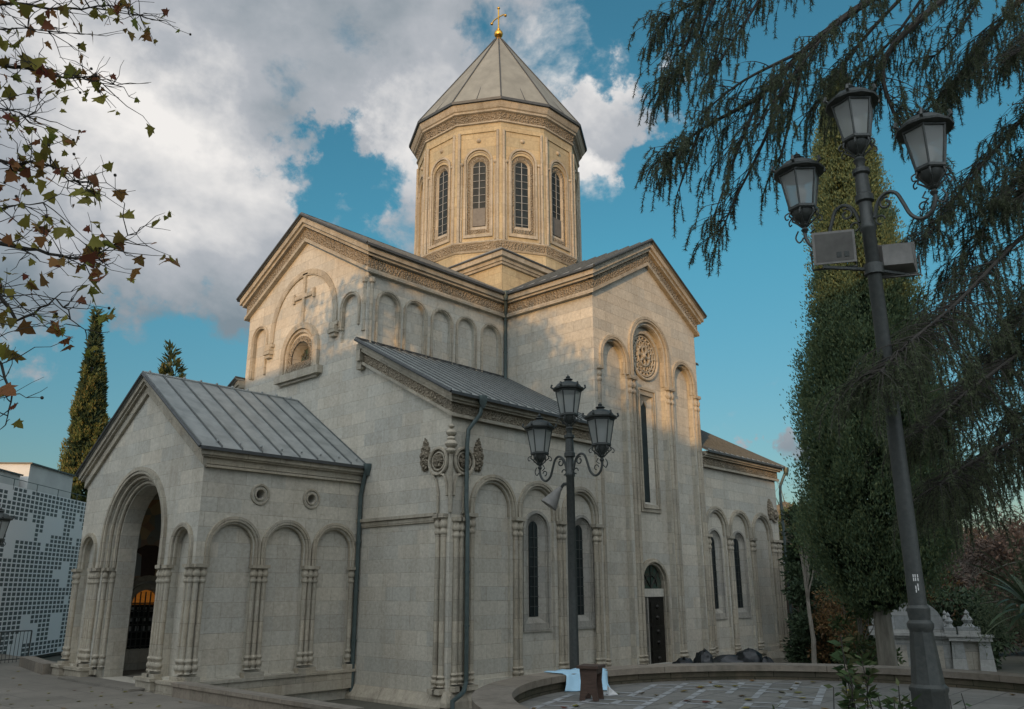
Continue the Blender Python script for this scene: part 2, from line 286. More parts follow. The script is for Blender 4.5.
# ------------------------------------------------------------------ mesh helpers
class MB:
    def __init__(s): s.v = []; s.f = []; s.m = []; s.cur = 0; s.names = []
    def mat(s, name):
        if name not in s.names: s.names.append(name)
        s.cur = s.names.index(name); return s
    def add(s, vs, fs):
        b = len(s.v); s.v += [tuple(p) for p in vs]
        for f in fs: s.f.append(tuple(b+i for i in f)); s.m.append(s.cur)
    def box(s, x0, x1, y0, y1, z0, z1):
        s.add([(x0, y0, z0), (x1, y0, z0), (x1, y1, z0), (x0, y1, z0), (x0, y0, z1), (x1, y0, z1), (x1, y1, z1), (x0, y1, z1)],
              [(0, 3, 2, 1), (4, 5, 6, 7), (0, 1, 5, 4), (1, 2, 6, 5), (2, 3, 7, 6), (3, 0, 4, 7)])
    def prism(s, bot, top):
        n = len(bot); s.add(list(bot)+list(top), [tuple(range(n))[::-1], tuple(range(n, 2*n))]+[(i, (i+1) % n, n+(i+1) % n, n+i) for i in range(n)])
    def lathe(s, x, y, prof, n=12, ph=0, caps=True):
        vs = []; fs = []
        for r, z in prof:
            for k in range(n): a = 2*PI*k/n+ph; vs.append((x+r*math.cos(a), y+r*math.sin(a), z))
        for j in range(len(prof)-1):
            for k in range(n): fs.append((j*n+k, j*n+(k+1) % n, (j+1)*n+(k+1) % n, (j+1)*n+k))
        if caps: fs.append(tuple(range(n))[::-1]); fs.append(tuple((len(prof)-1)*n+k for k in range(n)))
        s.add(vs, fs)
    def tube(s, pts, rad, n=6, closed=False):
        pts = [Vector(p) for p in pts]; m_ = len(pts)
        if isinstance(rad, (int, float)): rad = [rad]*m_
        vs = []; fs = []; up = None
        for i, p in enumerate(pts):
            t = (pts[(i+1) % m_ if closed else min(i+1, m_-1)]-pts[(i-1) % m_ if closed else max(i-1, 0)]).normalized()
            if up is None: up = t.orthogonal().normalized()
            up = (up-t*up.dot(t)); up = up.normalized() if up.length > 1e-6 else t.orthogonal().normalized(); w = t.cross(up)
            for k in range(n): a = 2*PI*k/n; vs.append(p+(up*math.cos(a)+w*math.sin(a))*rad[i])
        for i in range(m_ if closed else m_-1):
            j = (i+1) % m_
            for k in range(n): fs.append((i*n+k, i*n+(k+1) % n, j*n+(k+1) % n, j*n+k))
        if not closed: fs.append(tuple(range(n))[::-1]); fs.append(tuple((m_-1)*n+k for k in range(n)))
        s.add(vs, fs)
    def ball(s, c, r, n=10, sz=1): 
        s.lathe(c[0], c[1], [(max(.02*r, r*math.sin(PI*k/6)), c[2]-r*sz*math.cos(PI*k/6)) for k in range(7)], n)
    def build(s, name, parent=None, smooth=35, props=None):
        me = bpy.data.meshes.new(name); me.from_pydata(s.v, [], s.f)
        for n_ in s.names: me.materials.append(MATS[n_])
        me.polygons.foreach_set('material_index', s.m)
        if smooth:
            me.polygons.foreach_set('use_smooth', [True]*len(s.f)); me.update()
            me.set_sharp_from_angle(angle=R(smooth))
        me.update(); o = bpy.data.objects.new(name, me); COL.objects.link(o)
        if parent: o.parent = parent
        if props:
            for k, v in props.items(): o[k] = v
        return o
def thing(name, label, cat, loc=(0, 0, 0), rz=0, group=None):
    o = bpy.data.objects.new(name, None); o.empty_display_size = .3; COL.objects.link(o); o.location = loc; o.rotation_euler = (0, 0, rz)
    o['label'] = label; o['category'] = cat
    if group: o['group'] = group
    return o
def tag(o, label=None, cat=None, group=None, kind=None):
    for k, v in (('label', label), ('category', cat), ('group', group), ('kind', kind)):
        if v: o[k] = v
    return o
def copy_tree(o, parent=None):
    c = o.copy(); COL.objects.link(c); c.parent = parent
    for ch in list(o.children): copy_tree(ch, c)
    return c
class Fr:
    """wall frame: u along the wall, v up, d outward"""
    def __init__(s, o, U, N): s.o = Vector(o); s.U = Vector(U); s.N = Vector(N)
    def __call__(s, u, v, d=0): return s.o+s.U*u+s.N*d+Vector((0, 0, v))
def arch(cx, hw, zb, zs, n=14):
    return [(cx-hw, zb), (cx+hw, zb)]+[(cx+hw*math.cos(PI*k/n), zs+hw*math.sin(PI*k/n)) for k in range(n+1)]
def rect(u0, u1, z0, z1): return [(u0, z0), (u1, z0), (u1, z1), (u0, z1)]
def circ(cx, cz, r, n=28): return [(cx+r*math.cos(2*PI*k/n), cz+r*math.sin(2*PI*k/n)) for k in range(n)]
def relief(mb, fr, outline, d, holes=(), floor=True):
    if floor:
        loops = [outline]+[h['o'] for h in holes]
        tri = tessellate_polygon([[Vector((u, v, 0)) for u, v in l] for l in loops])
        pts = [p for l in loops for p in l]
        mb.add([fr(u, v, d) for u, v in pts], tri)
    for h in holes:
        i = h.get('i', h['o']); d2 = d-h['depth']; n = len(i)
        keep = mb.cur
        if 'side' in h: mb.mat(h['side'])
        mb.add([fr(u, v, d) for u, v in h['o']]+[fr(u, v, d2) for u, v in i], [(k, (k+1) % n, n+(k+1) % n, n+k) for k in range(n)])
        mb.cur = keep
        if 'mat' in h: mb.mat(h['mat'])
        relief(mb, fr, i, d2, h.get('holes', ()), h.get('floor', True))
        mb.cur = keep
def extr(mb, fr, poly, d0, d1): mb.prism([fr(u, v, d0) for u, v in poly], [fr(u, v, d1) for u, v in poly])
def archband(mb, fr, cx, r0, r1, zb, zs, d0, d1, n=16):
    A = [(cx+r1, zb)]+[(cx+r1*math.cos(PI*k/n), zs+r1*math.sin(PI*k/n)) for k in range(n+1)]+[(cx-r1, zb)]
    B = [(cx+r0, zb)]+[(cx+r0*math.cos(PI*k/n), zs+r0*math.sin(PI*k/n)) for k in range(n+1)]+[(cx-r0, zb)]
    m_ = len(A); vs = [fr(u, v, d1) for u, v in A]+[fr(u, v, d1) for u, v in B]+[fr(u, v, d0) for u, v in A]+[fr(u, v, d0) for u, v in B]
    fs = []
    for i in range(m_-1):
        fs += [(i, i+1, m_+i+1, m_+i), (2*m_+i, 2*m_+i+1, i+1, i), (m_+i, m_+i+1, 3*m_+i+1, 3*m_+i)]
    fs += [(0, m_, 3*m_, 2*m_), (m_-1, 2*m_-1, 4*m_-1, 3*m_-1)]
    mb.add(vs, fs)
def roll(mb, fr, cx, r, zb, zs, rad, d, n=16):
    mb.tube([fr(cx+r, zb, d)]+[fr(cx+r*math.cos(PI*k/n), zs+r*math.sin(PI*k/n), d) for k in range(n+1)]+[fr(cx-r, zb, d)], rad, 6)

# ------------------------------------------------------------------ dimensions
b, a = 4.52, 4.05
yc = b+a; x1, x2, x3 = 7.30, 14.96, 22.17; xc = (x1+x2)/2
HY = 2*yc
ZL_A = 9.28; SL_A = .535      # aisle: roof line at the wall, slope
ZL_N = 15.51; SL_N = .571
T_A, T_N = .79, 1.05
TP = .10                     # transept projection
S0 = Fr((0, 0, 0), (1, 0, 0), (0, -1, 0))
ST = Fr((0, -TP, 0), (1, 0, 0), (0, -1, 0))
W0 = Fr((0, 0, 0), (0, 1, 0), (-1, 0, 0))
SN = Fr((0, b, 0), (1, 0, 0), (0, -1, 0))

church = thing('church', 'tall pale sandstone cross-domed church with arcaded walls, pointed drum roof and gabled porch', 'church')

def bands(T): return [(.03*T, .26*T, .36, 'trim_stone'), (.26*T, .40*T, .27, 'trim_stone'), (.40*T, .86*T, .13, 'carved_stone'), (.86*T, T, .19, 'trim_stone')]
def rake(mb, fr, ua, ub, zb_, slope, T, ext=(0, 0), scale=1.0):
    """band pieces following a roof line: z = zb_ at ua, rising by slope to ub; ext = extend the low end by the projection"""
    for (t, bt, p, mt) in bands(T):
        p *= scale; mb.mat(mt); s_ = 1 if ub > ua else -1
        u0 = ua-s_*p*(1 if ext[0] else 0); z0 = zb_-slope*abs(u0-ua) if ext[0] else zb_
        z1 = zb_+slope*abs(ub-ua)
        extr(mb, fr, [(u0, z0-t), (ub, z1-t), (ub, z1-bt), (u0, z0-bt)], -.04, p)
def eave(mb, fr, u0, u1, zb_, slope, T, pe=(0, 0), scale=1.0):
    """horizontal band set; pe = +1/-1: grow or shrink each end by the projection"""
    for (t, bt, p, mt) in bands(T):
        p *= scale; mb.mat(mt); z = zb_-slope*p
        extr(mb, fr, [(u0-pe[0]*p+.041, z-t), (u1+pe[1]*p-.041, z-t), (u1+pe[1]*p-.041, z-bt), (u0-pe[0]*p+.041, z-bt)], -.04, p)

# ---- capitals and columns
def capital_prof(r, z0, h, flip=False):
    pr = [(r*1.0, 0), (r*1.25, .04), (r*1.45, .12), (r*1.25, .22), (r*1.0, .27), (r*1.0, .33), (r*1.35, .38), (r*1.55, .5), (r*1.35, .62), (r*1.05, .68), (r*1.05, .74), (r*1.5, .80)]
    if flip: return [(q, z0+h*(1-t)) for q, t in pr][::-1]
    return [(q, z0+h*t) for q, t in pr]
def column(parent, fr, u, z0, z1, n=2, r=.085, gap=.2, d=.05, cap=.62, base=.5, name='column', foot=True, merged=False):
    us = [u+(k-(n-1)/2)*gap for k in range(n)]
    mb = MB().mat('trim_stone')
    for q in us:
        c = fr(q, 0, d); mb.lathe(c.x, c.y, [(r, z0+(base if foot else 0)), (r, z1-cap)], 10)
    wid = (n-1)*gap/2+r*1.55
    def capmesh(mb2):
        mb2.mat('trim_stone')
        for q in us:
            c = fr(q, 0, d); mb2.lathe(c.x, c.y, capital_prof(r, z1-cap, cap*.99), 10)
        extr(mb2, fr, rect(u-wid, u+wid, z1-.19*cap, z1), -.05, d+r*1.7)
    def basemesh(mb2):
        mb2.mat('trim_stone')
        for q in us:
            c = fr(q, 0, d); mb2.lathe(c.x, c.y, capital_prof(r, z0+.12, base-.12, True), 10)
        extr(mb2, fr, rect(u-wid*1.05, u+wid*1.05, z0, z0+.14), -.05, d+r*2.1)
    if merged:
        capmesh(mb)
        if foot: basemesh(mb)
        return mb.build(name, parent)
    o = mb.build(name, parent)
    m2 = MB(); capmesh(m2); m2.build('capital', o)
    if foot: m3 = MB(); basemesh(m3); m3.build('column_base', o)
    return o
def blind_arch(parent, fr, cx, Rr, zb, zs, k=1.0, name='blind_arch'):
    mb = MB().mat('trim_stone')
    archband(mb, fr, cx, Rr*.91, Rr, zb, zs, -.03, .09*k)
    archband(mb, fr, cx, Rr*.80, Rr*.91, zb, zs, -.1*k, .015)
    roll(mb, fr, cx, Rr*.86, zb, zs, .05*k, .045*k)
    archband(mb, fr, cx, Rr*.735, Rr*.80, zb, zs, -.12*k, -.05*k)
    roll(mb, fr, cx, Rr*.77, zb, zs, .035*k, -.045*k)
    return mb.build(name, parent)
def slit_window(parent, fr, cx, hw, zb, zs, ohw, ozb, ozs, depth=.10, glass='dark_glass'):
    mb = MB().mat('window_stone')
    archband(mb, fr, cx, hw*.86, hw, zb, zs, -.12, .05)
    roll(mb, fr, cx, hw*.80, zb, zs, .03, -.04)
    extr(mb, fr, rect(cx-hw, cx+hw, zb-.10, zb), -.12, .05)
    extr(mb, fr, rect(cx-hw*.855, cx+hw*.855, zb, zb+.16), -.13, .01)
    o = mb.build('window', parent)
    g = MB().mat(glass); P = arch(cx, ohw, ozb, ozs); g.add([fr(u, v, -.05-depth+.02) for u, v in P], [tuple(range(len(P)))])
    g.mat('iron')
    for k in range(1, 9): z = ozb+(ozs-ozb)*k/9; extr(g, fr, rect(cx-ohw, cx+ohw, z-.012, z+.012), -.05-depth+.03, -.05-depth+.05)
    extr(g, fr, rect(cx-.012, cx+.012, ozb, ozs+ohw), -.05-depth+.03, -.05-depth+.055)
    g.build('pane', o); return o
def win_hole(cx, hw, zb, zs, ohw, ozb, ozs, depth=.10):
    return dict(o=arch(cx, hw*.93, zb, zs), depth=.05, mat='window_stone', holes=[dict(o=arch(cx, hw*.74, zb+.16, zs), i=arch(cx, ohw, ozb, ozs), depth=depth, floor=False)])

# ================================================================== CHURCH
ZSP, ZCAP = 5.74, 5.52
# --- south aisle wall, west bays
mb = MB().mat('pale_stone')
AW = [(1.85, 1.06), (4.05, 1.06), (6.33, 1.06)]
WIN_W = [(4.05, .68, 2.06, 5.14, .22, 2.42, 5.25), (6.50, .66, 2.06, 5.16, .22, 2.42, 5.25)]
holes = []
for i, (cx, r) in enumerate(AW):
    hs = [win_hole(*WIN_W[i-1])] if i else []
    holes.append(dict(o=arch(cx, r*.765, .72, ZSP), depth=.11, holes=hs))
relief(mb, S0, rect(0, x1+.05, -.3, ZL_A-.2), 0, holes)
# --- south aisle wall, east bays
AE = [(15.97, 1.02), (18.13, 1.02), (20.3, 1.02)]
WIN_E = [(15.9, .64, 2.1, 5.18, .27, 2.45, 5.2), (18.1, .64, 2.1, 5.18, .27, 2.45, 5.2)]
holes = []
mb_w = mb; mb = MB().mat('pale_stone')
for i, (cx, r) in enumerate(AE):
    hs = [win_hole(*WIN_E[i])] if i < 2 else []
    holes.append(dict(o=arch(cx, r*.765, .72, ZSP), depth=.11, holes=hs))
relief(mb, S0, rect(x2-.05, x3, -.3, ZL_A-.2), 0, holes)
# plinth
mb.mat('trim_stone')
mb_e = mb
for (u0, u1, mb) in ((-.22, x1-.06, mb_w), (x2+.06, x3+.22, mb_e)):
    mb.mat('trim_stone')
    extr(mb, S0, rect(u0, u1, -.3, .22), -.05, .22); 
    mb.prism([S0(u0, .222, -.05), S0(u1, .222, -.05), S0(u1, .222, .22), S0(u0, .222, .22)], [S0(u0+.1, .5, -.05), S0(u1-.1, .5, -.05), S0(u1-.1, .5, .08), S0(u0+.1, .5, .08)])
mb_w.build('aisle_wall', church, smooth=30); mb_e.build('aisle_wall', church, smooth=30)
mb = MB().mat('pale_stone'); mb.box(x3-.002, x3+.004, 0, HY, -.3, ZL_A-.2); mb.build('east_wall', church, smooth=0)
mb = MB().mat('pale_stone'); mb.box(0.01, x3-.01, HY-.004, HY, -.3, ZL_A-.2); mb.build('north_wall', church, smooth=0)
for i, (cx, r) in enumerate(AW): blind_arch(church, S0, cx, r, ZCAP, ZSP)
for i, (cx, r) in enumerate(AE): blind_arch(church, S0, cx, r, ZCAP, ZSP)
for w in WIN_W+WIN_E: slit_window(church, Fr((0, .11, 0), (1, 0, 0), (0, -1, 0)), w[0], w[1], w[2], w[3], w[4], w[5], w[6])
for u in (.78, 2.95, 5.19): column(church, S0, u, .49, ZCAP)
column(church, S0, 7.42-.2, .49, ZCAP)
for u in (14.96+.12, 17.05, 19.22, 21.36): column(church, S0, u, .49, ZCAP, r=.08)
for u in (.22, .42): column(church, S0, u, .49, ZCAP-.15, n=1)
for u in (21.75, 22.0): column(church, S0, u, .49, ZCAP, n=1)

# --- west wall (one plane across the whole front)
mb = MB().mat('pale_stone')
zr = lambda y: ZL_A+SL_A*y
out = [(0, -.3), (HY, -.3), (HY, ZL_A-.15), (HY-b, zr(b)-.1), (HY-b, ZL_N-.2), (yc, ZL_N+SL_N*a-.25), (b, ZL_N-.2), (b, zr(b)-.1), (0, ZL_A-.15)]
GH = [dict(o=arch(5.50, .50, 12.0, 13.3), depth=.11), dict(o=arch(HY-5.50, .50, 11.6, 13.3), depth=.11),
      dict(o=arch(yc, .65, 11.755, 11.96), i=arch(yc, .5, 11.80, 11.93), depth=.38, floor=False, side='window_stone')]
GH += [dict(o=rect(yc-.9, yc+.9, .6, 3.2), depth=.3, mat='bronze')]
relief(mb, W0, out, 0, GH)
mb.mat('trim_stone')
for u0, u1 in ((-.22, b-.1), (HY-b+.1, HY+.2)):
    extr(mb, W0, rect(u0, u1, -.3, .10), -.05, .22)
    mb.prism([W0(u0, .102, -.05), W0(u1, .102, -.05), W0(u1, .102, .22), W0(u0, .102, .22)], [W0(u0+.05, .42, -.05), W0(u1-.05, .42, -.05), W0(u1-.05, .42, .03), W0(u0+.05, .42, .03)])
mb.build('west_wall', church, smooth=30)
# string course
mb = MB().mat('trim_stone')
for u0, u1 in ((.62, yc-4.15), (yc+4.15, HY-.62)):
    mb = MB().mat('trim_stone'); extr(mb, W0, rect(u0, u1, 5.42, 5.52), -.03, .13); extr(mb, W0, rect(u0, u1, 5.30, 5.42), -.03, .07)
    mb.tube([W0(u0, 5.27, .03), W0(u1, 5.27, .03)], .035, 6); mb.build('string_course', church)
for u in (.22, .45): column(church, W0, u, .42, ZCAP-.05, n=1)
for u in (HY-.22, HY-.45): column(church, W0, u, .42, ZCAP-.05, n=1)
# corner scroll ornament, wraps the corner
def scroll(fr, sgn=1):
    mb = MB().mat('trim_stone'); cx, cz = .50, 7.08
    mb.tube([fr(cx+.40*math.cos(t), cz+.40*math.sin(t), .07) for t in [2*PI*k/24 for k in range(24)]], .055, 6, True)
    mb.tube([fr(cx+.27*math.cos(t), cz+.27*math.sin(t), .05) for t in [2*PI*k/20 for k in range(20)]], .03, 6, True)
    mb.mat('carved_stone'); extr(mb, fr, circ(cx, cz, .38, 20), -.02, .03)
    for k in range(6):
        c = fr(cx+.14*math.cos(k*PI/3), cz+.14*math.sin(k*PI/3), .05); mb.ball(c, .085, 8)
    c = fr(cx, cz, .08); mb.ball(c, .09, 8)
    mb.mat('trim_stone')
    mb.tube([fr(.10, 6.0, .05), fr(.12, 6.35, .05), fr(.22, 6.62, .06), fr(.40, 6.70, .07)], .05, 6)
    mb.tube([fr(.50, 5.5, .05), fr(.50, 6.1, .05), fr(.60, 6.5, .05), fr(.85, 6.80, .05)], .045, 6)
    return mb
scroll(W0).build('scroll_ornament', church); scroll(S0).build('scroll_ornament', church)
def leaf_boss(fr):
    mb = MB().mat('carved_stone'); cx = 1.13
    for (z, r) in ((6.92, .13), (7.10, .19), (7.30, .21), (7.50, .17), (7.68, .11), (7.80, .05)):
        for s_ in (-1, 1): c = fr(cx+s_*r*.45, z, .03); mb.ball(c, r*.62, 8, 1.2)
        c = fr(cx, z+.05, .07); mb.ball(c, r*.55, 8, 1.2)
    return mb
leaf_boss(W0).build('leaf_ornament', church); leaf_boss(S0).build('leaf_ornament', church)
mb = MB().mat('trim_stone')
for z, r in ((7.35, .15), (7.55, .2), (7.72, .13), (7.9, .17), (8.1, .1)): mb.ball((-.05, -.05, z), r, 10, .7)
mb.lathe(-.03, -.03, [(.07, 5.5), (.07, 7.3)], 8)
mb.build('corner_finial', church)
# east end ornament
mb = MB().mat('carved_stone')
for (z, r) in ((6.6, .13), (6.8, .19), (7.0, .21), (7.2, .17), (7.4, .08)):
    c = S0(21.3, z, .03); mb.ball(c, r, 8, 1.2)
mb.mat('trim_stone'); mb.tube([S0(21.75+.3*math.cos(t), 6.7+.3*math.sin(t), .07) for t in [2*PI*k/20 for k in range(20)]], .05, 6, True)
mb.mat('carved_stone'); mb.ball(S0(21.75, 6.7, .05), .2, 8); mb.build('leaf_ornament', church)

# --- west gable ornaments
mb = MB().mat('trim_stone')
archband(mb, W0, yc, 2.08, 2.27, 12.95, 13.28, -.02, .06, 28); roll(mb, W0, yc, 2.05, 12.95, 13.28, .035, .03, 28)
for s_ in (-1, 1):
    u = yc+s_*2.2
    for z, w, p in ((12.82, .25, .14), (12.68, .19, .2), (12.52, .22, .22), (12.38, .16, .16)): extr(mb, W0, rect(u-w, u+w, z-.07, z+.07), -.02, p)
mb.build('gable_arch', church)
for cy in (5.50, HY-5.50):
    mb = MB().mat('trim_stone'); zb = 12.5 if cy < yc else 11.7
    archband(mb, W0, cy, .47, .60, zb, 13.3, -.1, .05); roll(mb, W0, cy, .56, zb, 13.3, .03, .06); mb.build('blind_arch', church)
mb = MB().mat('window_stone').mat('trim_stone')
archband(mb, W0, yc, 1.02, 1.26, 11.36, 12.08, -.02, .13, 20); archband(mb, W0, yc, .84, 1.02, 11.36, 12.08, -.02, .05, 20)
roll(mb, W0, yc, .9, 11.36, 12.08, .05, .06, 20)
mb.mat('carved_stone'); archband(mb, W0, yc, .62, .84, 11.76, 11.97, -.02, .025, 20)
extr(mb, W0, rect(yc-.83, yc+.83, 11.37, 11.60), -.02, .09); extr(mb, W0, rect(yc-.8, yc+.8, 11.602, 11.75), -.02, .05)
mb.mat('trim_stone'); extr(mb, W0, rect(yc-1.52, yc+1.42, 11.06, 11.35), -.02, .24); extr(mb, W0, rect(yc-1.3, yc+1.25, 10.96, 11.058), -.02, .12)
lw = mb.build('window', church)
g = MB().mat('green_glass'); P = arch(yc, .55, 11.79, 11.95); g.add([W0(u, v, -.36) for u, v in P], [tuple(range(len(P)))])
g.mat('iron')
for k in range(1, 6): t = PI*k/6; g.tube([W0(yc, 11.8, -.33), W0(yc+.55*math.cos(t), 11.9+.55*math.sin(t), -.33)], .018, 5)
g.tube([W0(yc+.3*math.cos(PI*k/8), 11.85+.3*math.sin(PI*k/8), -.33) for k in range(9)], .018, 5); g.build('pane', lw)
mb = MB().mat('trim_stone')
def bar(u0, u1, z0, z1, p=.075): extr(mb, W0, rect(u0, u1, z0, z1), -.02, p)
bar(yc-.08, yc+.08, 13.36, 15.33); bar(yc-.62, yc-.082, 14.38, 14.54); bar(yc+.082, yc+.62, 14.38, 14.54)
bar(yc-.74, yc-.622, 14.27, 14.65, .085); bar(yc+.622, yc+.74, 14.27, 14.65, .085)
bar(yc-.17, yc+.17, 15.332, 15.42, .06)
mb.build('relief_cross', church)

# --- nave walls
mb = MB().mat('pale_stone')
NA = [(.96, .58), (2.28, .58), (3.64, .58), (4.97, .58), (6.40, .60)]
holes = [dict(o=arch(cx, r*.80, 11.3, 13.34), depth=.13) for cx, r in NA]
relief(mb, SN, rect(.001, x1+.05, 9.0, ZL_N-.1), 0, holes)
mb.build('nave_wall', church, smooth=30); mb = MB().mat('pale_stone')
relief(mb, SN, rect(x2-.05, x3-.001, 9.0, ZL_N-.1), 0, []); mb.build('nave_wall', church)
mb = MB().mat('pale_stone'); mb.box(.001, x3, HY-b, HY-b+.01, 9.0, ZL_N-.1); mb.build('nave_wall', church, smooth=0); mb = MB().mat('pale_stone')
fe = Fr((x3, 0, 0), (0, 1, 0), (1, 0, 0))
relief(mb, fe, [(HY-b, 9), (HY-b, ZL_N-.2), (yc, ZL_N+SL_N*a-.25), (b, ZL_N-.2), (b, 9)], 0, [])
mb.build('nave_wall', church, smooth=30)
for cx, r in NA:
    mb = MB().mat('trim_stone'); archband(mb, SN, cx, r*.87, r, 11.5, 13.34, -.02, .07); roll(mb, SN, cx, r*.83, 11.5, 13.34, .035, .01); mb.build('blind_arch', church)
for u in (.16,): 
    mb = MB().mat('trim_stone'); c = SN(u, 0, .02); mb.lathe(c.x, c.y, [(.07, 11.6), (.07, 14.0), (.12, 14.05), (.13, 14.2), (.08, 14.25)], 8)
    c = W0(b+.14, 0, .02); mb.lathe(c.x, c.y, [(.08, 12.2), (.07, 12.3), (.07, 13.2), (.1, 13.3), (.1, 13.45), (.07, 13.5), (.07, 14.0), (.12, 14.05), (.13, 14.2), (.08, 14.25)], 8); mb.build('corner_shaft', church)

# --- transept
mb = MB().mat('pale_stone')
zta = ZL_N+SL_N*(xc-x1)
TH = [dict(o=arch(8.58, .76, .55, 11.98), depth=.24), dict(o=arch(13.72, .76, .55, 11.95), depth=.24),
      dict(o=arch(xc, 1.18, .56, 12.78), depth=.26, holes=[
          dict(o=circ(xc-.02, 12.66, .98, 30), depth=.06, mat='trim_stone'),
          dict(o=rect(xc-.5, xc+.42, 6.5, 10.95), i=rect(xc-.22, xc+.14, 6.62, 10.75), depth=.14, mat='window_stone', floor=False),
          dict(o=arch(10.98, .83, .5, 3.4), depth=.14, mat='bronze')])]
relief(mb, ST, [(x1, -.3), (x2, -.3), (x2, ZL_N-.2), (xc, zta-.25), (x1, ZL_N-.2)], 0, TH)
mb.build('transept_wall', church, smooth=30)
for x, s_ in ((x1, -1), (x2, 1)):
    mb = MB().mat('pale_stone'); mb.add([(x, -TP, 0), (x, b+.02, 0), (x, b+.02, ZL_N-.1), (x, -TP, ZL_N-.1)], [(0, 1, 2, 3)]); mb.build('transept_wall', church, smooth=0)
    mb = MB().mat('pale_stone'); mb.add([(x, HY+TP, 0), (x, HY-b, 0), (x, HY-b, ZL_N-.1), (x, HY+TP, ZL_N-.1)], [(0, 1, 2, 3)]); mb.build('transept_wall', church, smooth=0)
mb = MB().mat('pale_stone')
FN = Fr((0, HY+TP, 0), (1, 0, 0), (0, 1, 0)); relief(mb, FN, [(x1, -.3), (x2, -.3), (x2, ZL_N-.2), (xc, zta-.25), (x1, ZL_N-.2)], 0, []); mb.build('transept_wall', church)
mb = MB().mat('trim_stone'); extr(mb, ST, rect(x1-.1, 9.7, -.3, .45), -.02, .16); extr(mb, ST, rect(12.3, x2+.1, -.3, .45), -.02, .16)
mb.build('plinth', church, smooth=0)
for cx, r, zs in ((8.58, .97, 11.98), (13.72, .97, 11.95)): blind_arch(church, ST, cx, r, 11.5, zs, 1.1)
mb = MB().mat('trim_stone')
archband(mb, ST, xc, 1.40, 1.52, 11.5, 12.78, -.03, .10, 24); archband(mb, ST, xc, 1.25, 1.40, 11.5, 12.78, -.1, .02, 24); roll(mb, ST, xc, 1.33, 11.5, 12.78, .06, .05, 24)
archband(mb, ST, xc, 1.14, 1.25, 11.5, 12.78, -.2, -.05, 24); roll(mb, ST, xc, 1.2, 11.5, 12.78, .045, -.05, 24); mb.build('blind_arch', church)
for u in (9.74, 12.56): column(church, ST, u, .45, 11.5, d=.0, r=.10, gap=.23, cap=.75)
column(church, ST, 7.58, .45, 11.5, n=1, d=.0, cap=.6); column(church, ST, 14.74, .45, 11.5, n=2, r=.08, gap=.18, d=.02, cap=.7)
# rosette
mb = MB().mat('trim_stone'); FR = Fr((0, -TP+.26+.06, 0), (1, 0, 0), (0, -1, 0)); cx, cz = xc-.02, 12.66
for rr, rd, dd in ((1.0, .07, .10), (.86, .04, .06), (.70, .035, .05), (.42, .045, .07)):
    mb.tube([FR(cx+rr*math.cos(2*PI*k/32), cz+rr*math.sin(2*PI*k/32), dd) for k in range(32)], rd, 6, True)
for k in range(6):
    t = k*PI/3+.3; px, pz = cx+.27*math.cos(t), cz+.27*math.sin(t)
    mb.tube([FR(px+.15*math.cos(2*PI*j/14), pz+.15*math.sin(2*PI*j/14), .07) for j in range(14)], .045, 5, True)
for k in range(14):
    t = 2*PI*k/14; px, pz = cx+.56*math.cos(t), cz+.56*math.sin(t)
    mb.tube([FR(px+.09*math.cos(2*PI*j/10), pz+.09*math.sin(2*PI*j/10), .05) for j in range(10)], .03, 5, True)
for k in range(20):
    t = 2*PI*k/20; mb.ball(FR(cx+.78*math.cos(t), cz+.78*math.sin(t), .05), .05, 6)
mb.ball(FR(cx, cz, .06), .13, 10); mb.build('rosette', church)
# slit window of the transept
FD = Fr((0, -TP+.26, 0), (1, 0, 0), (0, -1, 0))
mb = MB().mat('trim_stone')
for u0, u1, z0, z1 in ((xc-.74, xc-.5, 6.5, 10.95), (xc+.42, xc+.66, 6.5, 10.95), (xc-.74, xc+.66, 10.95, 11.28), (xc-.74, xc+.66, 6.2, 6.5)): extr(mb, FD, rect(u0, u1, z0, z1), -.02, .07)
mb.tube([FD(xc-.62, 6.35, .09), FD(xc-.62, 11.15, .09), FD(xc+.54, 11.15, .09), FD(xc+.54, 6.35, .09), FD(xc-.62, 6.35, .09)], .035, 5)
ow = mb.build('window', church)
g = MB().mat('dark_glass'); g.add([FD(u, v, -.12) for u, v in rect(xc-.25, xc+.17, 6.6, 10.78)], [(0, 1, 2, 3)])
g.mat('window_stone'); 
for s_ in (-1, 1): extr(g, FD, [(xc-.04+s_*.18, 10.5), (xc-.04+s_*.18, 10.76), (xc-.04+s_*.01, 10.76)], -.119, -.07)
g.build('pane', ow)
# door
mb = MB().mat('trim_stone')
archband(mb, FD, 10.98, .86, 1.02, .0, 3.4, -.02, .12); archband(mb, FD, 10.98, .79, .86, .0, 3.4, -.1, .04); roll(mb, FD, 10.98, .9, .0, 3.4, .04, .12)
mb.mat('lattice_white').mat('pale_stone'); extr(mb, FD, rect(10.98-.82, 10.98+.82, 2.98, 3.28), -.13, -.01)
dr = mb.build('door', church)
g = MB().mat('green_glass'); P = arch(10.98, .78, 3.28, 3.4); g.add([FD(u, v, -.10) for u, v in P], [tuple(range(len(P)))])
g.mat('bronze')
for k in range(1, 4): t = PI*k/4; g.tube([FD(10.98, 3.3, -.08), FD(10.98+.78*math.cos(t), 3.4+.78*math.sin(t), -.08)], .02, 5)
g.tube([FD(10.98+.42*math.cos(PI*k/10), 3.36+.42*math.sin(PI*k/10), -.08) for k in range(11)], .02, 5); g.build('fanlight', dr)
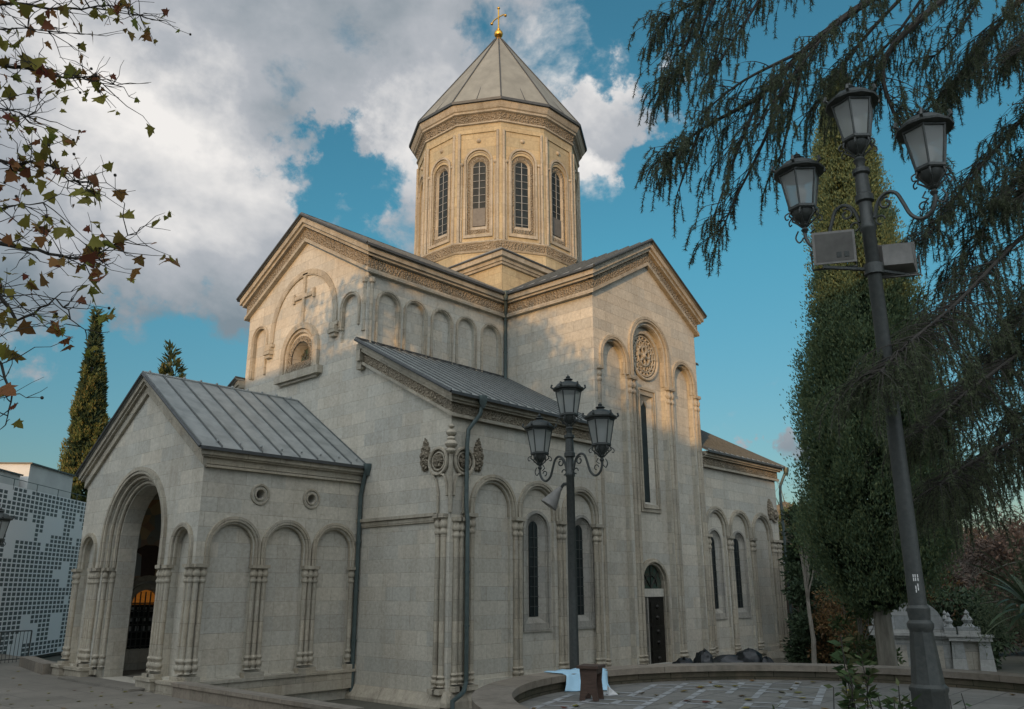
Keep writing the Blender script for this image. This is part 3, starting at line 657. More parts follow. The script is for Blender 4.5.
for u0, u1, dd in ((10.20, 10.60, -.11), (10.70, 11.78, -.05)):
    g = MB().mat('bronze'); extr(g, FD, rect(u0, u1, .3, 2.96), -.135, dd)
    w = (u1-u0)
    for z0, z1 in ((.45, 1.0), (1.12, 1.9), (2.02, 2.8)): extr(g, FD, rect(u0+.12*w, u1-.12*w, z0, z1), dd, dd+.03)
    for z in (.72, 1.3, 1.7, 2.2, 2.6): g.ball(FD((u0+u1)/2, z, dd+.03), .09*min(1, w*1.4), 8)
    g.build('door_leaf', dr)
g = MB().mat('window_stone'); extr(g, FD, rect(10.62, 10.68, .3, 2.96), -.13, -.03); g.build('door_post', dr)

# --- cornices
mb = MB()
rake(mb, W0, b, yc, ZL_N, SL_N, T_N, (1, 0)); rake(mb, W0, HY-b, yc, ZL_N, SL_N, T_N, (1, 0))
eave(mb, SN, .0, x1+.04, ZL_N, SL_N, T_N, (0, 0)); mb.build('nave_cornice', church); mb = MB(); eave(mb, SN, x2-.04, x3, ZL_N, SL_N, T_N, (0, 0))
mb.build('nave_cornice', church); mb = MB()
NN = Fr((0, HY-b, 0), (1, 0, 0), (0, 1, 0)); eave(mb, NN, .0, x3, ZL_N, SL_N, T_N, (0, 0))
rake(mb, fe, b, yc, ZL_N, SL_N, T_N, (1, 0)); rake(mb, fe, HY-b, yc, ZL_N, SL_N, T_N, (1, 0))
mb.build('nave_cornice', church)
mb = MB()
rake(mb, ST, x1, xc, ZL_N, SL_N, T_N, (1, 0)); rake(mb, ST, x2, xc, ZL_N, SL_N, T_N, (1, 0))
for x, s_ in ((x1, -1), (x2, 1)):
    ft = Fr((x, 0, 0), (0, 1, 0), (s_, 0, 0)); eave(mb, ft, -TP, b, ZL_N-.004, SL_N, T_N, (0, -1))
mb.build('transept_cornice', church); mb = MB(); rake(mb, FN, x1, xc, ZL_N, SL_N, T_N, (1, 0)); rake(mb, FN, x2, xc, ZL_N, SL_N, T_N, (1, 0))
mb.build('transept_cornice', church)
NA_ = Fr((0, HY, 0), (1, 0, 0), (0, 1, 0)); FE_ = Fr((x3, 0, 0), (0, 1, 0), (1, 0, 0))
for fr2, y0, y1, fr3, u0, u1 in ((W0, 0, b, S0, 0, x1), (W0, HY, HY-b, NA_, 0, x1), (FE_, 0, b, S0, x2, x3), (FE_, HY, HY-b, NA_, x2, x3)):
    mb = MB(); rake(mb, fr2, y0, y1, ZL_A, SL_A, T_A, (1, 0), .9); eave(mb, fr3, u0, u1, ZL_A, SL_A, T_A, (0, 0), .9); mb.build('aisle_cornice', church)
mb = MB().mat('trim_stone'); extr(mb, W0, rect(b-.10, b+.12, 11.0, 11.62), -.02, .30); extr(mb, W0, rect(b-.06, b+.2, 10.72, 11.0), -.02, .2)
mb.build('kneeler', church)

# --- roofs
def slab(mb, p, th=.07, seams=0, seam_h=.05, lip=True):
    """p: four corners (low a, low b, high b, high a)"""
    p = [Vector(q) for q in p]; up = Vector((0, 0, th)); mb.mat('zinc_roof' if seams >= 0 else 'zinc_roof')
    mb.prism(p, [q+up for q in p])
    L_ = (p[1]-p[0]).length
    if seams:
        k = int(L_/seams); e = (p[1]-p[0]).normalized()*.018
        for i in range(k+1):
            mb.mat('seam_metal'); t = (i+.0)/k; lo = p[0].lerp(p[1], t)+up; hi = p[3].lerp(p[2], t)+up; h = Vector((0, 0, seam_h))
            mb.prism([lo-e, lo+e, hi+e, hi-e], [lo-e+h, lo+e+h, hi+e+h, hi-e+h])
    if lip:
        mb.mat('roof_edge'); n_ = (p[1]-p[0]).normalized(); o_ = (p[0]-p[3]); o_.z = 0; o_.normalize()
        q = [p[0]+o_*.003-up*.5, p[1]+o_*.003-up*.5, p[1]+o_*.045-up*.5, p[0]+o_*.045-up*.5]; mb.prism(q, [w+up*1.35 for w in q])
OV = .44
def zA(y): return ZL_A+SL_A*y
for xa, xb, yl, yh, sm in ((-OV, x1, -OV, b, .42), (x2, x3+OV, -OV, b, .5), (-OV, x1, HY+OV, HY-b, .5), (x2, x3+OV, HY+OV, HY-b, .5)):
    mb = MB(); slab(mb, [(xa, yl, zA(-OV)), (xb, yl, zA(-OV)), (xb, yh, zA(b)), (xa, yh, zA(b))], seams=sm)
    xe = xa-.02 if xa < 0 else xb
    mb.mat('roof_edge'); mb.tube([(xe, yl, zA(-OV)+.03), (xe, yh, zA(b)+.03)], .05, 6); mb.tube([(xa, yh+(-.03 if yl < 0 else .03), zA(b)+.09), (xb, yh+(-.03 if yl < 0 else .03), zA(b)+.09)], .05, 6)
    mb.build('aisle_roof', church)
mb = MB(); zE = ZL_N-SL_N*OV; zR = ZL_N+SL_N*a
slab(mb, [(-OV, b-OV, zE), (x3+OV, b-OV, zE), (x3+OV, yc, zR), (-OV, yc, zR)], seams=.6)
slab(mb, [(x3+OV, HY-b+OV, zE), (-OV, HY-b+OV, zE), (-OV, yc, zR), (x3+OV, yc, zR)], seams=.6)
mb.mat('roof_edge')
for x in (-OV-.02, x3+OV): mb.tube([(x, b-OV, zE+.03), (x, yc, zR+.03), (x, HY-b+OV, zE+.03)], .05, 6)
mb.tube([(-OV, yc, zR+.08), (x3+OV, yc, zR+.08)], .05, 6)
mb.build('nave_roof', church)
mb = MB(); zR2 = ZL_N+SL_N*(xc-x1)
slab(mb, [(x1-OV, HY+OV, zE+.006), (x1-OV, -OV-TP, zE+.006), (xc, -OV-TP, zR2+.006), (xc, HY+OV, zR2+.006)], seams=.6)
slab(mb, [(x2+OV, -OV-TP, zE+.006), (x2+OV, HY+OV, zE+.006), (xc, HY+OV, zR2+.006), (xc, -OV-TP, zR2+.006)], seams=.6)
mb.mat('roof_edge')
for y in (-OV-TP-.02, HY+OV): mb.tube([(x1-OV, y, zE+.04), (xc, y, zR2+.04), (x2+OV, y, zE+.04)], .05, 6)
mb.build('transept_roof', church)

# --- square base under the drum
s = 3.98; mb = MB().mat('warm_stone'); mb.box(xc-s, xc+s, yc-s, yc+s, 14.9, 17.15)
for z0, z1, p in ((16.85, 16.97, .10), (16.97, 17.14, .16), (17.14, 17.36, .30), (17.36, 17.42, .36)):
    mb.mat('trim_stone' if p < .33 else 'roof_edge'); mb.box(xc-s-p, xc+s+p, yc-s-p, yc+s+p, z0+.001, z1)
mb.mat('zinc_roof'); q = s+.36; r_ = 3.6
mb.prism([(xc-q, yc-q, 17.421), (xc+q, yc-q, 17.421), (xc+q, yc+q, 17.421), (xc-q, yc+q, 17.421)], [(xc-r_, yc-r_, 17.9), (xc+r_, yc-r_, 17.9), (xc+r_, yc+r_, 17.9), (xc-r_, yc+r_, 17.9)])
mb.build('drum_base', church)

# --- drum
RD = 4.2; AP = RD*math.cos(R(15)); HWF = RD*math.sin(R(15))
drum = None
mb = MB().mat('warm_stone'); frs = []
for k in range(12):
    t = R(30*k); Nn = Vector((math.cos(t), math.sin(t), 0)); fr = Fr(Vector((xc, yc, 0))+Nn*AP, (-Nn.y, Nn.x, 0), Nn); frs.append(fr)
    relief(mb, fr, rect(-HWF, HWF, 17.0, 25.3), 0, [dict(o=rect(-HWF+.13, HWF-.13, 18.62, 24.28), depth=.05, holes=[dict(o=arch(0, .55, 19.05, 22.55), depth=.06, mat='carved_stone', holes=[dict(o=arch(0, .40, 19.3, 22.5), i=arch(0, .30, 19.5, 22.53), depth=.11, floor=False, side='trim_stone')])])])
mb.mat('trim_stone')
ph = R(15)
mb.lathe(xc, yc, [(RD-.05, 18.05), (RD+.06, 18.1), (RD+.10, 18.16), (RD+.03, 18.2)], 12, ph, False)
mb.mat('carved_stone'); mb.lathe(xc, yc, [(RD+.03, 18.2), (RD+.10, 18.52)], 12, ph, False)
mb.mat('trim_stone'); mb.lathe(xc, yc, [(RD+.10, 18.52), (RD+.14, 18.56), (RD+.12, 18.62), (RD-.03, 18.66)], 12, ph, False)
mb.lathe(xc, yc, [(RD, 24.70), (RD+.09, 24.73), (RD+.09, 24.80), (RD+.03, 24.84)], 12, ph, False)
mb.mat('carved_stone'); mb.lathe(xc, yc, [(RD+.03, 24.84), (RD+.14, 25.20)], 12, ph, False)
mb.mat('trim_stone'); mb.lathe(xc, yc, [(RD+.14, 25.20), (RD+.24, 25.24), (RD+.24, 25.34), (RD+.30, 25.38), (RD+.40, 25.58), (RD+.42, 25.70), (RD+.3, 25.72)], 12, ph, False)
drum = mb.build('drum', church, smooth=20)
for k in range(12):
    t = R(30*k+15); mb = MB().mat('trim_stone')
    for dt in (-.035, .035):
        mb.lathe(xc+(RD-.01)*math.cos(t+dt), yc+(RD-.01)*math.sin(t+dt), [(.07, 18.62), (.07, 24.3)], 8)
    mb.build('corner_shaft', drum)
for k, fr in enumerate(frs):
    mb = MB().mat('trim_stone'); f2 = fr
    archband(mb, f2, 0, .60, .70, 19.0, 22.75, -.06, .03); roll(mb, f2, 0, .56, 19.0, 22.7, .03, -.04)
    extr(mb, f2, rect(-.70, .70, 18.86, 19.0), -.06, .03); mb.tube([f2(-.82, 18.7, -.03), f2(-.82, 22.6, -.03)], .05, 6); mb.tube([f2(.82, 18.7, -.03), f2(.82, 22.6, -.03)], .05, 6)
    for s_ in (-1, 1): mb.ball(f2(s_*.82, 22.66, -.01), .09, 8)
    mb.ball(f2(0, 23.85, -.04), .11, 8)
    mb.mat('drum_window_grey'); P = arch(0, .31, 19.48, 22.53)
    blocked = k in (7, 9, 4)
    mb.mat('dark_glass'); mb.add([f2(u, v, -.205) for u, v in P], [tuple(range(len(P)))])
    mb.mat('drum_window_grey')
    if blocked: extr(mb, f2, rect(-.30, .30, 19.5, 20.4), -.21, -.165)
    mb.mat('lattice_white')
    extr(mb, f2, rect(-.014, .014, 20.4 if blocked else 19.5, 22.8), -.2, -.18)
    for j in range(9):
        z = 19.6+j*.37
        if not blocked or z > 20.4: extr(mb, f2, rect(-.30, .30, z-.008, z+.008), -.2, -.18)
    mb.build('window', drum)
# cone
mb = MB().mat('dome_roof'); RE = RD+.46
mb.lathe(xc, yc, [(RE, 25.72), (RE, 25.80), (.20, 32.35)], 12, ph)
mb.mat('roof_edge'); mb.lathe(xc, yc, [(RE+.05, 25.66), (RE+.06, 25.79), (RE-.04, 25.83)], 12, ph, False)
for k in range(12):
    t = R(30*k+15); c, s_ = math.cos(t), math.sin(t); mb.mat('roof_edge')
    mb.tube([(xc+RE*c, yc+RE*s_, 25.82), (xc+.22*c, yc+.22*s_, 32.37)], .035, 5)
    t = R(30*k); c, s_ = math.cos(t), math.sin(t); A = RE*math.cos(R(15)); mid = .63
    mb.tube([(xc+A*c, yc+A*s_, 25.82), (xc+A*(1-mid)*c, yc+A*(1-mid)*s_, 25.82+6.55*mid)], .022, 5)
    q = .60; w = .36; rr = A*(1-q)
    mb.tube([(xc+rr*c-w*s_, yc+rr*s_+w*c, 25.84+6.55*q), (xc+rr*c+w*s_, yc+rr*s_-w*c, 25.84+6.55*q)], .03, 5)
    q = .82; rr = RE*(1-q)+.04; n_ = 5
    mb.tube([(xc+rr*math.cos(R(30*k-15+30*j/n_)), yc+rr*math.sin(R(30*k-15+30*j/n_)), 25.80+6.55*q-.12*math.sin(PI*j/n_)) for j in range(n_+1)], .045, 5)
dome = mb.build('dome_roof', church, smooth=20)
mb = MB().mat('gold'); mb.lathe(xc, yc, [(.24, 32.30), (.2, 32.42), (.1, 32.5), (.14, 32.56)], 12); mb.ball((xc, yc, 32.76), .25, 14); mb.ball((xc, yc, 33.05), .1, 10)
mb.tube([(xc, yc, 33.0), (xc, yc, 34.42)], .045, 6)
cdv = Vector((0, 1, 0))
def cp(u, z): return (xc+cdv.x*u, yc+cdv.y*u, z)
mb.tube([cp(-.50, 33.72), cp(-.35, 33.84), cp(0, 33.86), cp(.35, 33.84), cp(.50, 33.72)], .04, 6)
for u, z in ((-.52, 33.7), (.52, 33.7), (0, 34.45)): mb.ball(cp(u, z), .085, 8)
mb.build('gold_cross', dome)

# --- gutters and downpipes
def pipe(pts, r=.065, hopper=None):
    mb = MB().mat('pipe_metal'); mb.tube(pts, r, 8)
    for i in range(len(pts)-1):
        p, q = Vector(pts[i]), Vector(pts[i+1])
        if abs(p.z-q.z) > 2:
            n_ = int(abs(p.z-q.z)/2)
            for k in range(1, n_+1):
                z = p.z+(q.z-p.z)*k/(n_+1); mb.lathe(p.x+(q.x-p.x)*k/(n_+1), p.y+(q.y-p.y)*k/(n_+1), [(r*1.25, z-.03), (r*1.25, z+.03)], 8)
    if hopper: x, y, z = hopper; mb.lathe(x, y, [(r, z-.35), (r*2.1, z-.1), (r*2.2, z+.05)], 8)
    return mb.build('downpipe', church)
pipe([(.85, -.50, 8.95), (.82, -.42, 8.55), (.52, -.22, 8.05), (.48, -.2, 7.6), (.48, -.2, 5.7), (.48, -.26, 5.3), (.48, -.28, .75), (.2, -.45, .5), (-.5, -.75, .35), (-.52, -.78, -.2)], .068, (.85, -.50, 9.08))
pipe([(-.05, 4.07, 7.15), (-.08, 4.2, 6.6), (-.1, 4.25, 6.3), (-.1, 4.27, .2)], .075, (-.02, 4.02, 7.3))
pipe([(x1-.42, b-.42, 15.2), (x1-.2, b-.2, 14.5), (x1-.1, b-.1, 14.2), (x1-.1, b-.1, 11.5)], .07, (x1-.42, b-.42, 15.35))
pipe([(x3+.45, -.45, 8.95), (x3+.2, -.2, 8.2), (x3+.18, -.16, 7.8), (x3+.18, -.16, .2)], .07, (x3+.45, -.45, 9.05))

# ================================================================== PORCH
p_, qh = 5.625, 4.15
ys, yn = yc-qh, yc+qh; SL_P = .654; ZL_P = 7.43; T_P = .62
PS = Fr((-p_, ys, 0), (1, 0, 0), (0, -1, 0)); PW = Fr((-p_, 0, 0), (0, 1, 0), (-1, 0, 0)); PN = Fr((-p_, yn, 0), (1, 0, 0), (0, 1, 0))
PZ = .62
mb = MB().mat('pale_stone')
PA = [(1.13, .87), (2.90, .87), (4.70, .87)]
relief(mb, PS, rect(0, p_, -.3, ZL_P-.2), 0,
       [dict(o=arch(cx, r*.765, .92, 4.50), depth=.15) for cx, r in PA]+[dict(o=circ(1.88, 6.07, .13, 14), depth=.4, mat='dark_glass'), dict(o=circ(3.71, 6.07, .13, 14), depth=.4, mat='dark_glass')])
relief(mb, PN, rect(0, p_, -.3, ZL_P-.2), 0, [])
zpa = ZL_P+SL_P*qh
relief(mb, PW, [(ys, -.3), (yn, -.3), (yn, ZL_P-.15), (yc, zpa-.2), (ys, ZL_P-.15)], 0,
       [dict(o=arch(ys+.83, .505, .95, 4.52), depth=.22), dict(o=arch(yn-.83, .505, .95, 4.52), depth=.22),
        dict(o=arch(yc, 2.02, PZ, 4.85, 24), depth=.16, holes=[dict(o=arch(yc, 1.86, PZ+.001, 4.85, 24), depth=.16, holes=[dict(o=arch(yc, 1.70, PZ+.002, 4.85, 24), depth=.6, floor=False)])])])
# inner faces of the porch
FI = Fr((-p_+.92, 0, 0), (0, 1, 0), (1, 0, 0))
relief(mb, FI, [(ys+.5, PZ), (yn-.5, PZ), (yn-.5, 7.3), (ys+.5, 7.3)], 0, [dict(o=arch(yc, 1.70, PZ+.002, 4.85, 24), depth=.001, floor=False)])
mb.mat('pale_stone'); NI = Fr((-p_, yn-.6, 0), (1, 0, 0), (0, -1, 0)); SI = Fr((-p_, ys+.6, 0), (1, 0, 0), (0, 1, 0))
relief(mb, SI, rect(.92, p_, PZ, 7.3), 0)
relief(mb, NI, rect(.92, p_, PZ, 7.3), 0, [dict(o=arch(2.27, .52, 1.3, 2.78), depth=.3, mat='dark_glass')])
mb.add([(-p_+.9, ys+.5, 7.3), (0, ys+.5, 7.3), (0, yn-.5, 7.3), (-p_+.9, yn-.5, 7.3)], [(0, 1, 2, 3)])
# plinth
mb.mat('trim_stone')
extr(mb, PS, rect(-.2, p_-.05, .32, .80), -.02, .20); extr(mb, PS, rect(-.24, p_-.05, .80, .88), -.02, .25)
extr(mb, PN, rect(-.2, p_-.05, .32, .80), -.02, .20)
for u0, u1 in ((ys+.001, ys+2.02), (yn-2.02, yn-.001)): extr(mb, PW, rect(u0, u1, .3, .80), -.02, .16); extr(mb, PW, rect(u0, u1+.02, .80, .88), -.02, .20)
mb.mat('pavement_slabs'); mb.box(-p_+.01, 0, ys+.02, yn-.02, .2, PZ)
porch = mb.build('porch', church, smooth=30)
for cx, r in PA: blind_arch(porch, PS, cx, r, 3.98, 4.50, .9)
for cy, z in ((ys+.83, 4.52), (yn-.83, 4.52)): blind_arch(porch, PW, cy, .66, 3.98, z, .9)
mb = MB().mat('trim_stone')
archband(mb, PW, yc, 2.14, 2.26, 4.0, 4.85, -.03, .10, 28); roll(mb, PW, yc, 2.08, 4.0, 4.85, .055, .04, 28)
roll(mb, PW, yc, 1.95, 4.0, 4.85, .06, -.10, 28); roll(mb, PW, yc, 1.79, 4.0, 4.85, .06, -.26, 28); mb.build('portal_arch', porch)
for u in (.16, 2.02, 3.80, 5.48): column(porch, PS, u, .88, 4.0, r=.075, gap=.18, cap=.52, base=.6, merged=True, n=3 if u > .5 and u < 5 else 2)
for u in (ys+.16, ys+1.50, ys+1.83, yn-1.83, yn-1.50, yn-.16): column(porch, PW, u, .88, 4.0, r=.075, gap=.18, cap=.52, base=.6, merged=True)
for s_, dd in ((-1, -.10), (1, -.10)): column(porch, PW, yc+s_*1.95, .72, 4.0, n=1, r=.075, d=dd, cap=.5, base=.6, merged=True)
for s_, dd in ((-1, -.26), (1, -.26)): column(porch, PW, yc+s_*1.79, .72, 4.0, n=1, r=.07, d=dd, cap=.5, base=.6, merged=True)
# pedestals beside the opening
for u0, u1 in ((ys-.18, ys+.45), (ys+1.25, ys+2.2), (yn-2.2, yn-1.25), (yn-.45, yn+.18)):
    mb = MB().mat('trim_stone'); extr(mb, PW, rect(u0, u1, .3, .84), -.01, .30); extr(mb, PW, rect(u0-.04, u1+.04, .84, .93), -.01, .35); mb.build('pedestal', porch)
for ux in (1.88, 3.71):
    mb = MB().mat('trim_stone')
    mb.tube([PS(ux+.29*math.cos(2*PI*k/20), 6.07+.29*math.sin(2*PI*k/20), .01) for k in range(20)], .045, 6, True)
    mb.tube([PS(ux+.17*math.cos(2*PI*k/20), 6.07+.17*math.sin(2*PI*k/20), .01) for k in range(20)], .04, 6, True); mb.build('oculus', porch)
mb = MB()
for (fr, ua, ub) in ((PW, ys, yc), (PW, yn, yc)):
    for (t, bt, pr, mt) in ((.02, .20, .27, 'trim_stone'), (.20, .30, .20, 'trim_stone'), (.30, .60, .10, 'trim_stone')):
        s_ = 1 if ub > ua else -1; mb.mat(mt); u0 = ua-s_*pr; z0 = ZL_P-SL_P*pr; extr(mb, fr, [(u0, z0-t), (ub, zpa-t), (ub, zpa-bt), (u0, z0-bt)], -.02, pr)
for fr in (PS, PN):
    for (t, bt, pr, mt) in ((.02, .20, .27, 'trim_stone'), (.20, .30, .20, 'trim_stone'), (.30, .55, .10, 'trim_stone'), (.55, .62, .14, 'trim_stone')):
        mb.mat(mt); z = ZL_P-SL_P*pr; extr(mb, fr, rect(.021, p_, z-bt, z-t), -.02, pr)
mb.build('cornice', porch)
mb = MB(); o_ = .33; zE = ZL_P-SL_P*o_
slab(mb, [(-p_-o_, ys-o_, zE), (0, ys-o_, zE), (0, yc, zpa), (-p_-o_, yc, zpa)], seams=.62, seam_h=.06)
slab(mb, [(0, yn+o_, zE), (-p_-o_, yn+o_, zE), (-p_-o_, yc, zpa), (0, yc, zpa)], seams=.62, seam_h=.06)
mb.mat('roof_edge'); mb.tube([(-p_-o_-.02, ys-o_, zE+.03), (-p_-o_-.02, yc, zpa+.03), (-p_-o_-.02, yn+o_, zE+.03)], .045, 6)
mb.mat('zinc_roof'); mb.tube([(-p_-o_, yc, zpa+.08), (0, yc, zpa+.08)], .05, 6)
for k in range(10): mb.ball((-p_-.1+k*.6, yc, zpa+.14), .05, 6)
for k in range(8): mb.ball((-p_+.3+k*.72, ys-.1, ZL_P+.08), .045, 6)
mb.build('roof', porch)
# grille door and mosaic on the inner north side
mb = MB().mat('trim_stone'); archband(mb, NI, 2.27, .55, .75, 1.25, 2.78, -.02, .09); archband(mb, NI, 2.27, .82, 1.02, .7, 2.78, -.02, .05)
gd = mb.build('grille', porch)
g = MB().mat('amber_glass'); g.add([NI(2.27+.50*math.cos(PI*k/12), 2.80+.50*math.sin(PI*k/12), -.2) for k in range(13)], [tuple(range(13))])
g.build('fanlight', gd)
g = MB().mat('iron')
for k in range(-2, 3): g.tube([NI(2.27+k*.18, 1.3, -.1), NI(2.27+k*.18, 2.78+.45, -.1)], .025, 5)
for k in range(7): g.tube([NI(1.77, 1.4+k*.24, -.1), NI(2.77, 1.4+k*.24, -.1)], .025, 5)
g.mat('lattice_white')
for i in range(4):
    for j in range(3): g.add([NI(q, v, -.22) for q, v in rect(1.85+i*.22, 1.98+i*.22, 1.9+j*.32, 2.06+j*.32)], [(0, 1, 2, 3)])
g.build('lattice', gd)
mb = MB().mat('mosaic'); P = [(1.15, 3.7), (3.5, 3.7), (3.5, 5.0)]+[(2.32+1.18*math.cos(PI*k/14), 5.0+1.5*math.sin(PI*k/14)) for k in range(15)]+[(1.15, 5.0)]
extr(mb, NI, P, -.01, .015)
mb.mat('wood'); extr(mb, NI, [(1.95, 3.75), (2.45, 3.75), (2.5, 4.5), (2.7, 4.6), (2.68, 4.7), (2.38, 4.85), (2.0, 4.85), (1.72, 4.7), (1.7, 4.6), (1.9, 4.5)], .016, .03)
mb.mat('trim_stone'); extr(mb, NI, circ(2.19, 5.02, .15, 14), .016, .03)
mb.mat('pale_stone'); mb.tube([NI(1.1+.02, 3.7, .05)]+[NI(2.32-1.25*math.cos(PI*k/14), 5.0+1.58*math.sin(PI*k/14), .05) for k in range(15)], .07, 6)
mb.build('mosaic', porch)


# ================================================================== GROUND
def ss(t): t = max(0, min(1, t)); return t*t*(3-2*t)
def gz(x, y):
    D = math.hypot(x+17.2, y+18.3); z = 0.0
    z = max(z, 1.72*(1-ss((D-7.0)/3.2)))
    if x > 4: z += .55*ss((x-5)/5)*ss((-y-5)/4)
    far = math.hypot(x, y)
    az = math.degrees(math.atan2(y+18.3, x+17.2))
    if far > 45 and az < 35: z += 5.5*ss((far-45)/60)
    return z
xs = sorted(set([-2500, -900, -400, -200, -120, -80]+[i*1.5 for i in range(-40, 61)]+[100, 110, 130, 160, 200, 300, 500, 900, 2500]))
mb = MB().mat('ground_mix'); n_ = len(xs)
mb.add([(x, y, gz(x, y)) for x in xs for y in xs], [(i*n_+j, (i+1)*n_+j, (i+1)*n_+j+1, i*n_+j+1) for i in range(n_-1) for j in range(n_-1)])
tag(mb.build('ground', smooth=60), kind='structure')
mb = MB().mat('pavement_slabs'); mb.prism([(-40, -3.0, -.2), (-6.05, -3.6, -.2), (-6.05, 60, -.2), (-40, 60, -.2)], [(-40, -3.0, .6), (-6.05, -3.6, .6), (-6.05, 60, .6), (-40, 60, .6)])
mb.box(-6.046, -5.64, yc-1.9, yc+1.9, -.2, .598); mb.box(-6.046, -3.9, 12.9, 60, -.2, .598)
tag(mb.build('pavement', smooth=0), kind='structure')
mb = MB().mat('pavement_slabs'); mb.box(-6.35, -5.6, yc-2.6, yc+2.6, .604, .66); tag(mb.build('porch_step', smooth=0), kind='structure')
mb = MB().mat('white_paint')
for y0 in (-1, 3.6, 8.0): mb.prism([(-30, y0, .604), (-7.4, y0, .604), (-7.4, y0+.05, .604), (-30, y0+.05, .604)], [(-30, y0, .606), (-7.4, y0, .606), (-7.4, y0+.05, .606), (-30, y0+.05, .606)])

mb = MB().mat('parapet_stone'); mb.box(-6.10, -5.78, -3.55, 4.0, -.1, .86); mb.box(-6.15, -5.73, -3.6, 4.02, .862, .95)
tag(mb.build('low_wall', smooth=0), 'low stone wall with flat coping running from the porch corner along the sunken court', 'wall')
mb = MB().mat('parapet_stone'); mb.prism([(-6.2, 12.95, .59), (-5.75, 12.95, .59), (-5.1, 17.2, .59), (-5.55, 17.2, .59)], [(-6.2, 12.95, .93), (-5.75, 12.95, .93), (-5.1, 17.2, .93), (-5.55, 17.2, .93)])
tag(mb.build('low_wall', smooth=0), 'short low stone wall left of the porch in front of the perforated white building', 'wall')

# ---- round terrace
TCx, TCy, TRo, TRi = -7.0, -14.0, 4.2, 3.78
terr = thing('terrace_parapet', 'low curved stone parapet with broad coping around the round terrace', 'parapet')
N72 = 96
def ring(mb, r0, r1, z0, z1):
    vs = []
    for k in range(N72):
        t = 2*PI*k/N72; c, s_ = math.cos(t), math.sin(t)
        vs += [(TCx+r0*c, TCy+r0*s_, z0), (TCx+r1*c, TCy+r1*s_, z0), (TCx+r1*c, TCy+r1*s_, z1), (TCx+r0*c, TCy+r0*s_, z1)]
    fs = []
    for k in range(N72):
        i, j = 4*k, 4*((k+1) % N72)
        for e in range(4): fs.append((i+e, i+(e+1) % 4, j+(e+1) % 4, j+e))
    mb.add(vs, fs)
mb = MB().mat('parapet_stone'); ring(mb, TRi+.1, TRo-.05, -.3, 2.01); mb.build('outer_wall', terr)
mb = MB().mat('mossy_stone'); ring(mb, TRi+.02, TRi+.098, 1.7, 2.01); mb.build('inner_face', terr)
mb = MB().mat('parapet_stone'); ring(mb, TRi-.02, TRo+.03, 2.012, 2.10); mb.build('coping', terr)
mb = MB().mat('terrace_slabs'); mb.lathe(TCx, TCy, [(TRi+.09, 1.5), (TRi+.09, 1.88)], N72); tag(mb.build('terrace_floor', smooth=20), kind='structure')
# pale stone meander laid in the paving
mb = MB().mat('white_paint'); rg = random.Random(5); A0 = R(20); ca, sa = math.cos(A0), math.sin(A0)
def strip(u0, u1, v0, v1):
    P = [(-7.0+u*ca-v*sa, -12.1+u*sa+v*ca) for u, v in ((u0, v0), (u1, v0), (u1, v1), (u0, v1))]
    if all(math.hypot(x-TCx, y-TCy) < TRi-.12 for x, y in P): mb.add([(x, y, 1.8845) for x, y in P], [(0, 1, 2, 3)])
cell = .40; w_ = .06
for i in range(-6, 7):
    for j in range(-4, 6):
        if rg.random() < .74: strip(i*cell+w_, (i+1)*cell-.001, j*cell, j*cell+w_*1.6)
        if rg.random() < .62: strip(i*cell, i*cell+w_*1.4, j*cell+w_*1.62, (j+1)*cell-.001)
tag(mb.build('floor_marking', smooth=0), kind='structure')
mat_simple('worn_white', (.40, .41, .41), (.22, .22, .21), rough=.7, scale=2.5)
bpy.data.objects['floor_marking'].data.materials[0] = MATS['worn_white']

# ---- fallen leaves
rl_ = random.Random(77); mb = MB().mat('plane_crown_leaf')
for k in range(260):
    if k < 150: x, y, z = rl_.uniform(-14, -6.3), rl_.uniform(-2.5, 16), .606
    else:
        t, r = rl_.uniform(0, 2*PI), TRi*math.sqrt(rl_.random())*.97; x, y, z = TCx+r*math.cos(t), TCy+r*math.sin(t), 1.888
    sz = rl_.uniform(.04, .08); t0 = rl_.uniform(0, 6.28); h = [rl_.uniform(.002, .02) for _ in range(5)]
    mb.add([(x+sz*math.cos(t0+q*1.2566), y+sz*math.sin(t0+q*1.2566)*.8, z+h[q]) for q in range(5)]+[(x, y, z)], [(0, 1, 5), (1, 2, 5), (2, 3, 5), (3, 4, 5), (4, 0, 5)])
tag(mb.build('fallen_leaves', smooth=0), kind='stuff')

# ---- cloth and stool
mb = MB().mat('cloth_blue'); nu, nv = 14, 12
rgc = random.Random(3); vs = []
def cpos(s, t):
    aL, aR = R(94+3*t), R(77+10*t); al = aL+(aR-aL)*s
    e_ = 3.70-.40*s; prof = [(0, 4.2, 2.115), (.28, 3.80, 2.118), (.36, 3.74, 2.09), (.75, (3.74+e_)/2-.02, 1.97), (1, e_, 1.892)]
    for k in range(4):
        if t <= prof[k+1][0]:
            f = (t-prof[k][0])/(prof[k+1][0]-prof[k][0]); r_ = prof[k][1]+(prof[k+1][1]-prof[k][1])*f; z = prof[k][2]+(prof[k+1][2]-prof[k][2])*f; break
    z += .012*math.sin(s*9+t*3)*(1 if t > .36 else .2)+.008*math.sin(s*23)
    return (TCx+r_*math.cos(al), TCy+r_*math.sin(al), max(z, 1.892 if t > .9 else 0))
for i in range(nu+1):
    for j in range(nv+1): vs.append(cpos(i/nu, j/nv))
mb.add(vs, [(i*(nv+1)+j, (i+1)*(nv+1)+j, (i+1)*(nv+1)+j+1, i*(nv+1)+j+1) for i in range(nu) for j in range(nv)])
cl = mb.build('cloth', smooth=60); md = cl.modifiers.new('thickness', 'SOLIDIFY'); md.thickness = .006; md.offset = 1
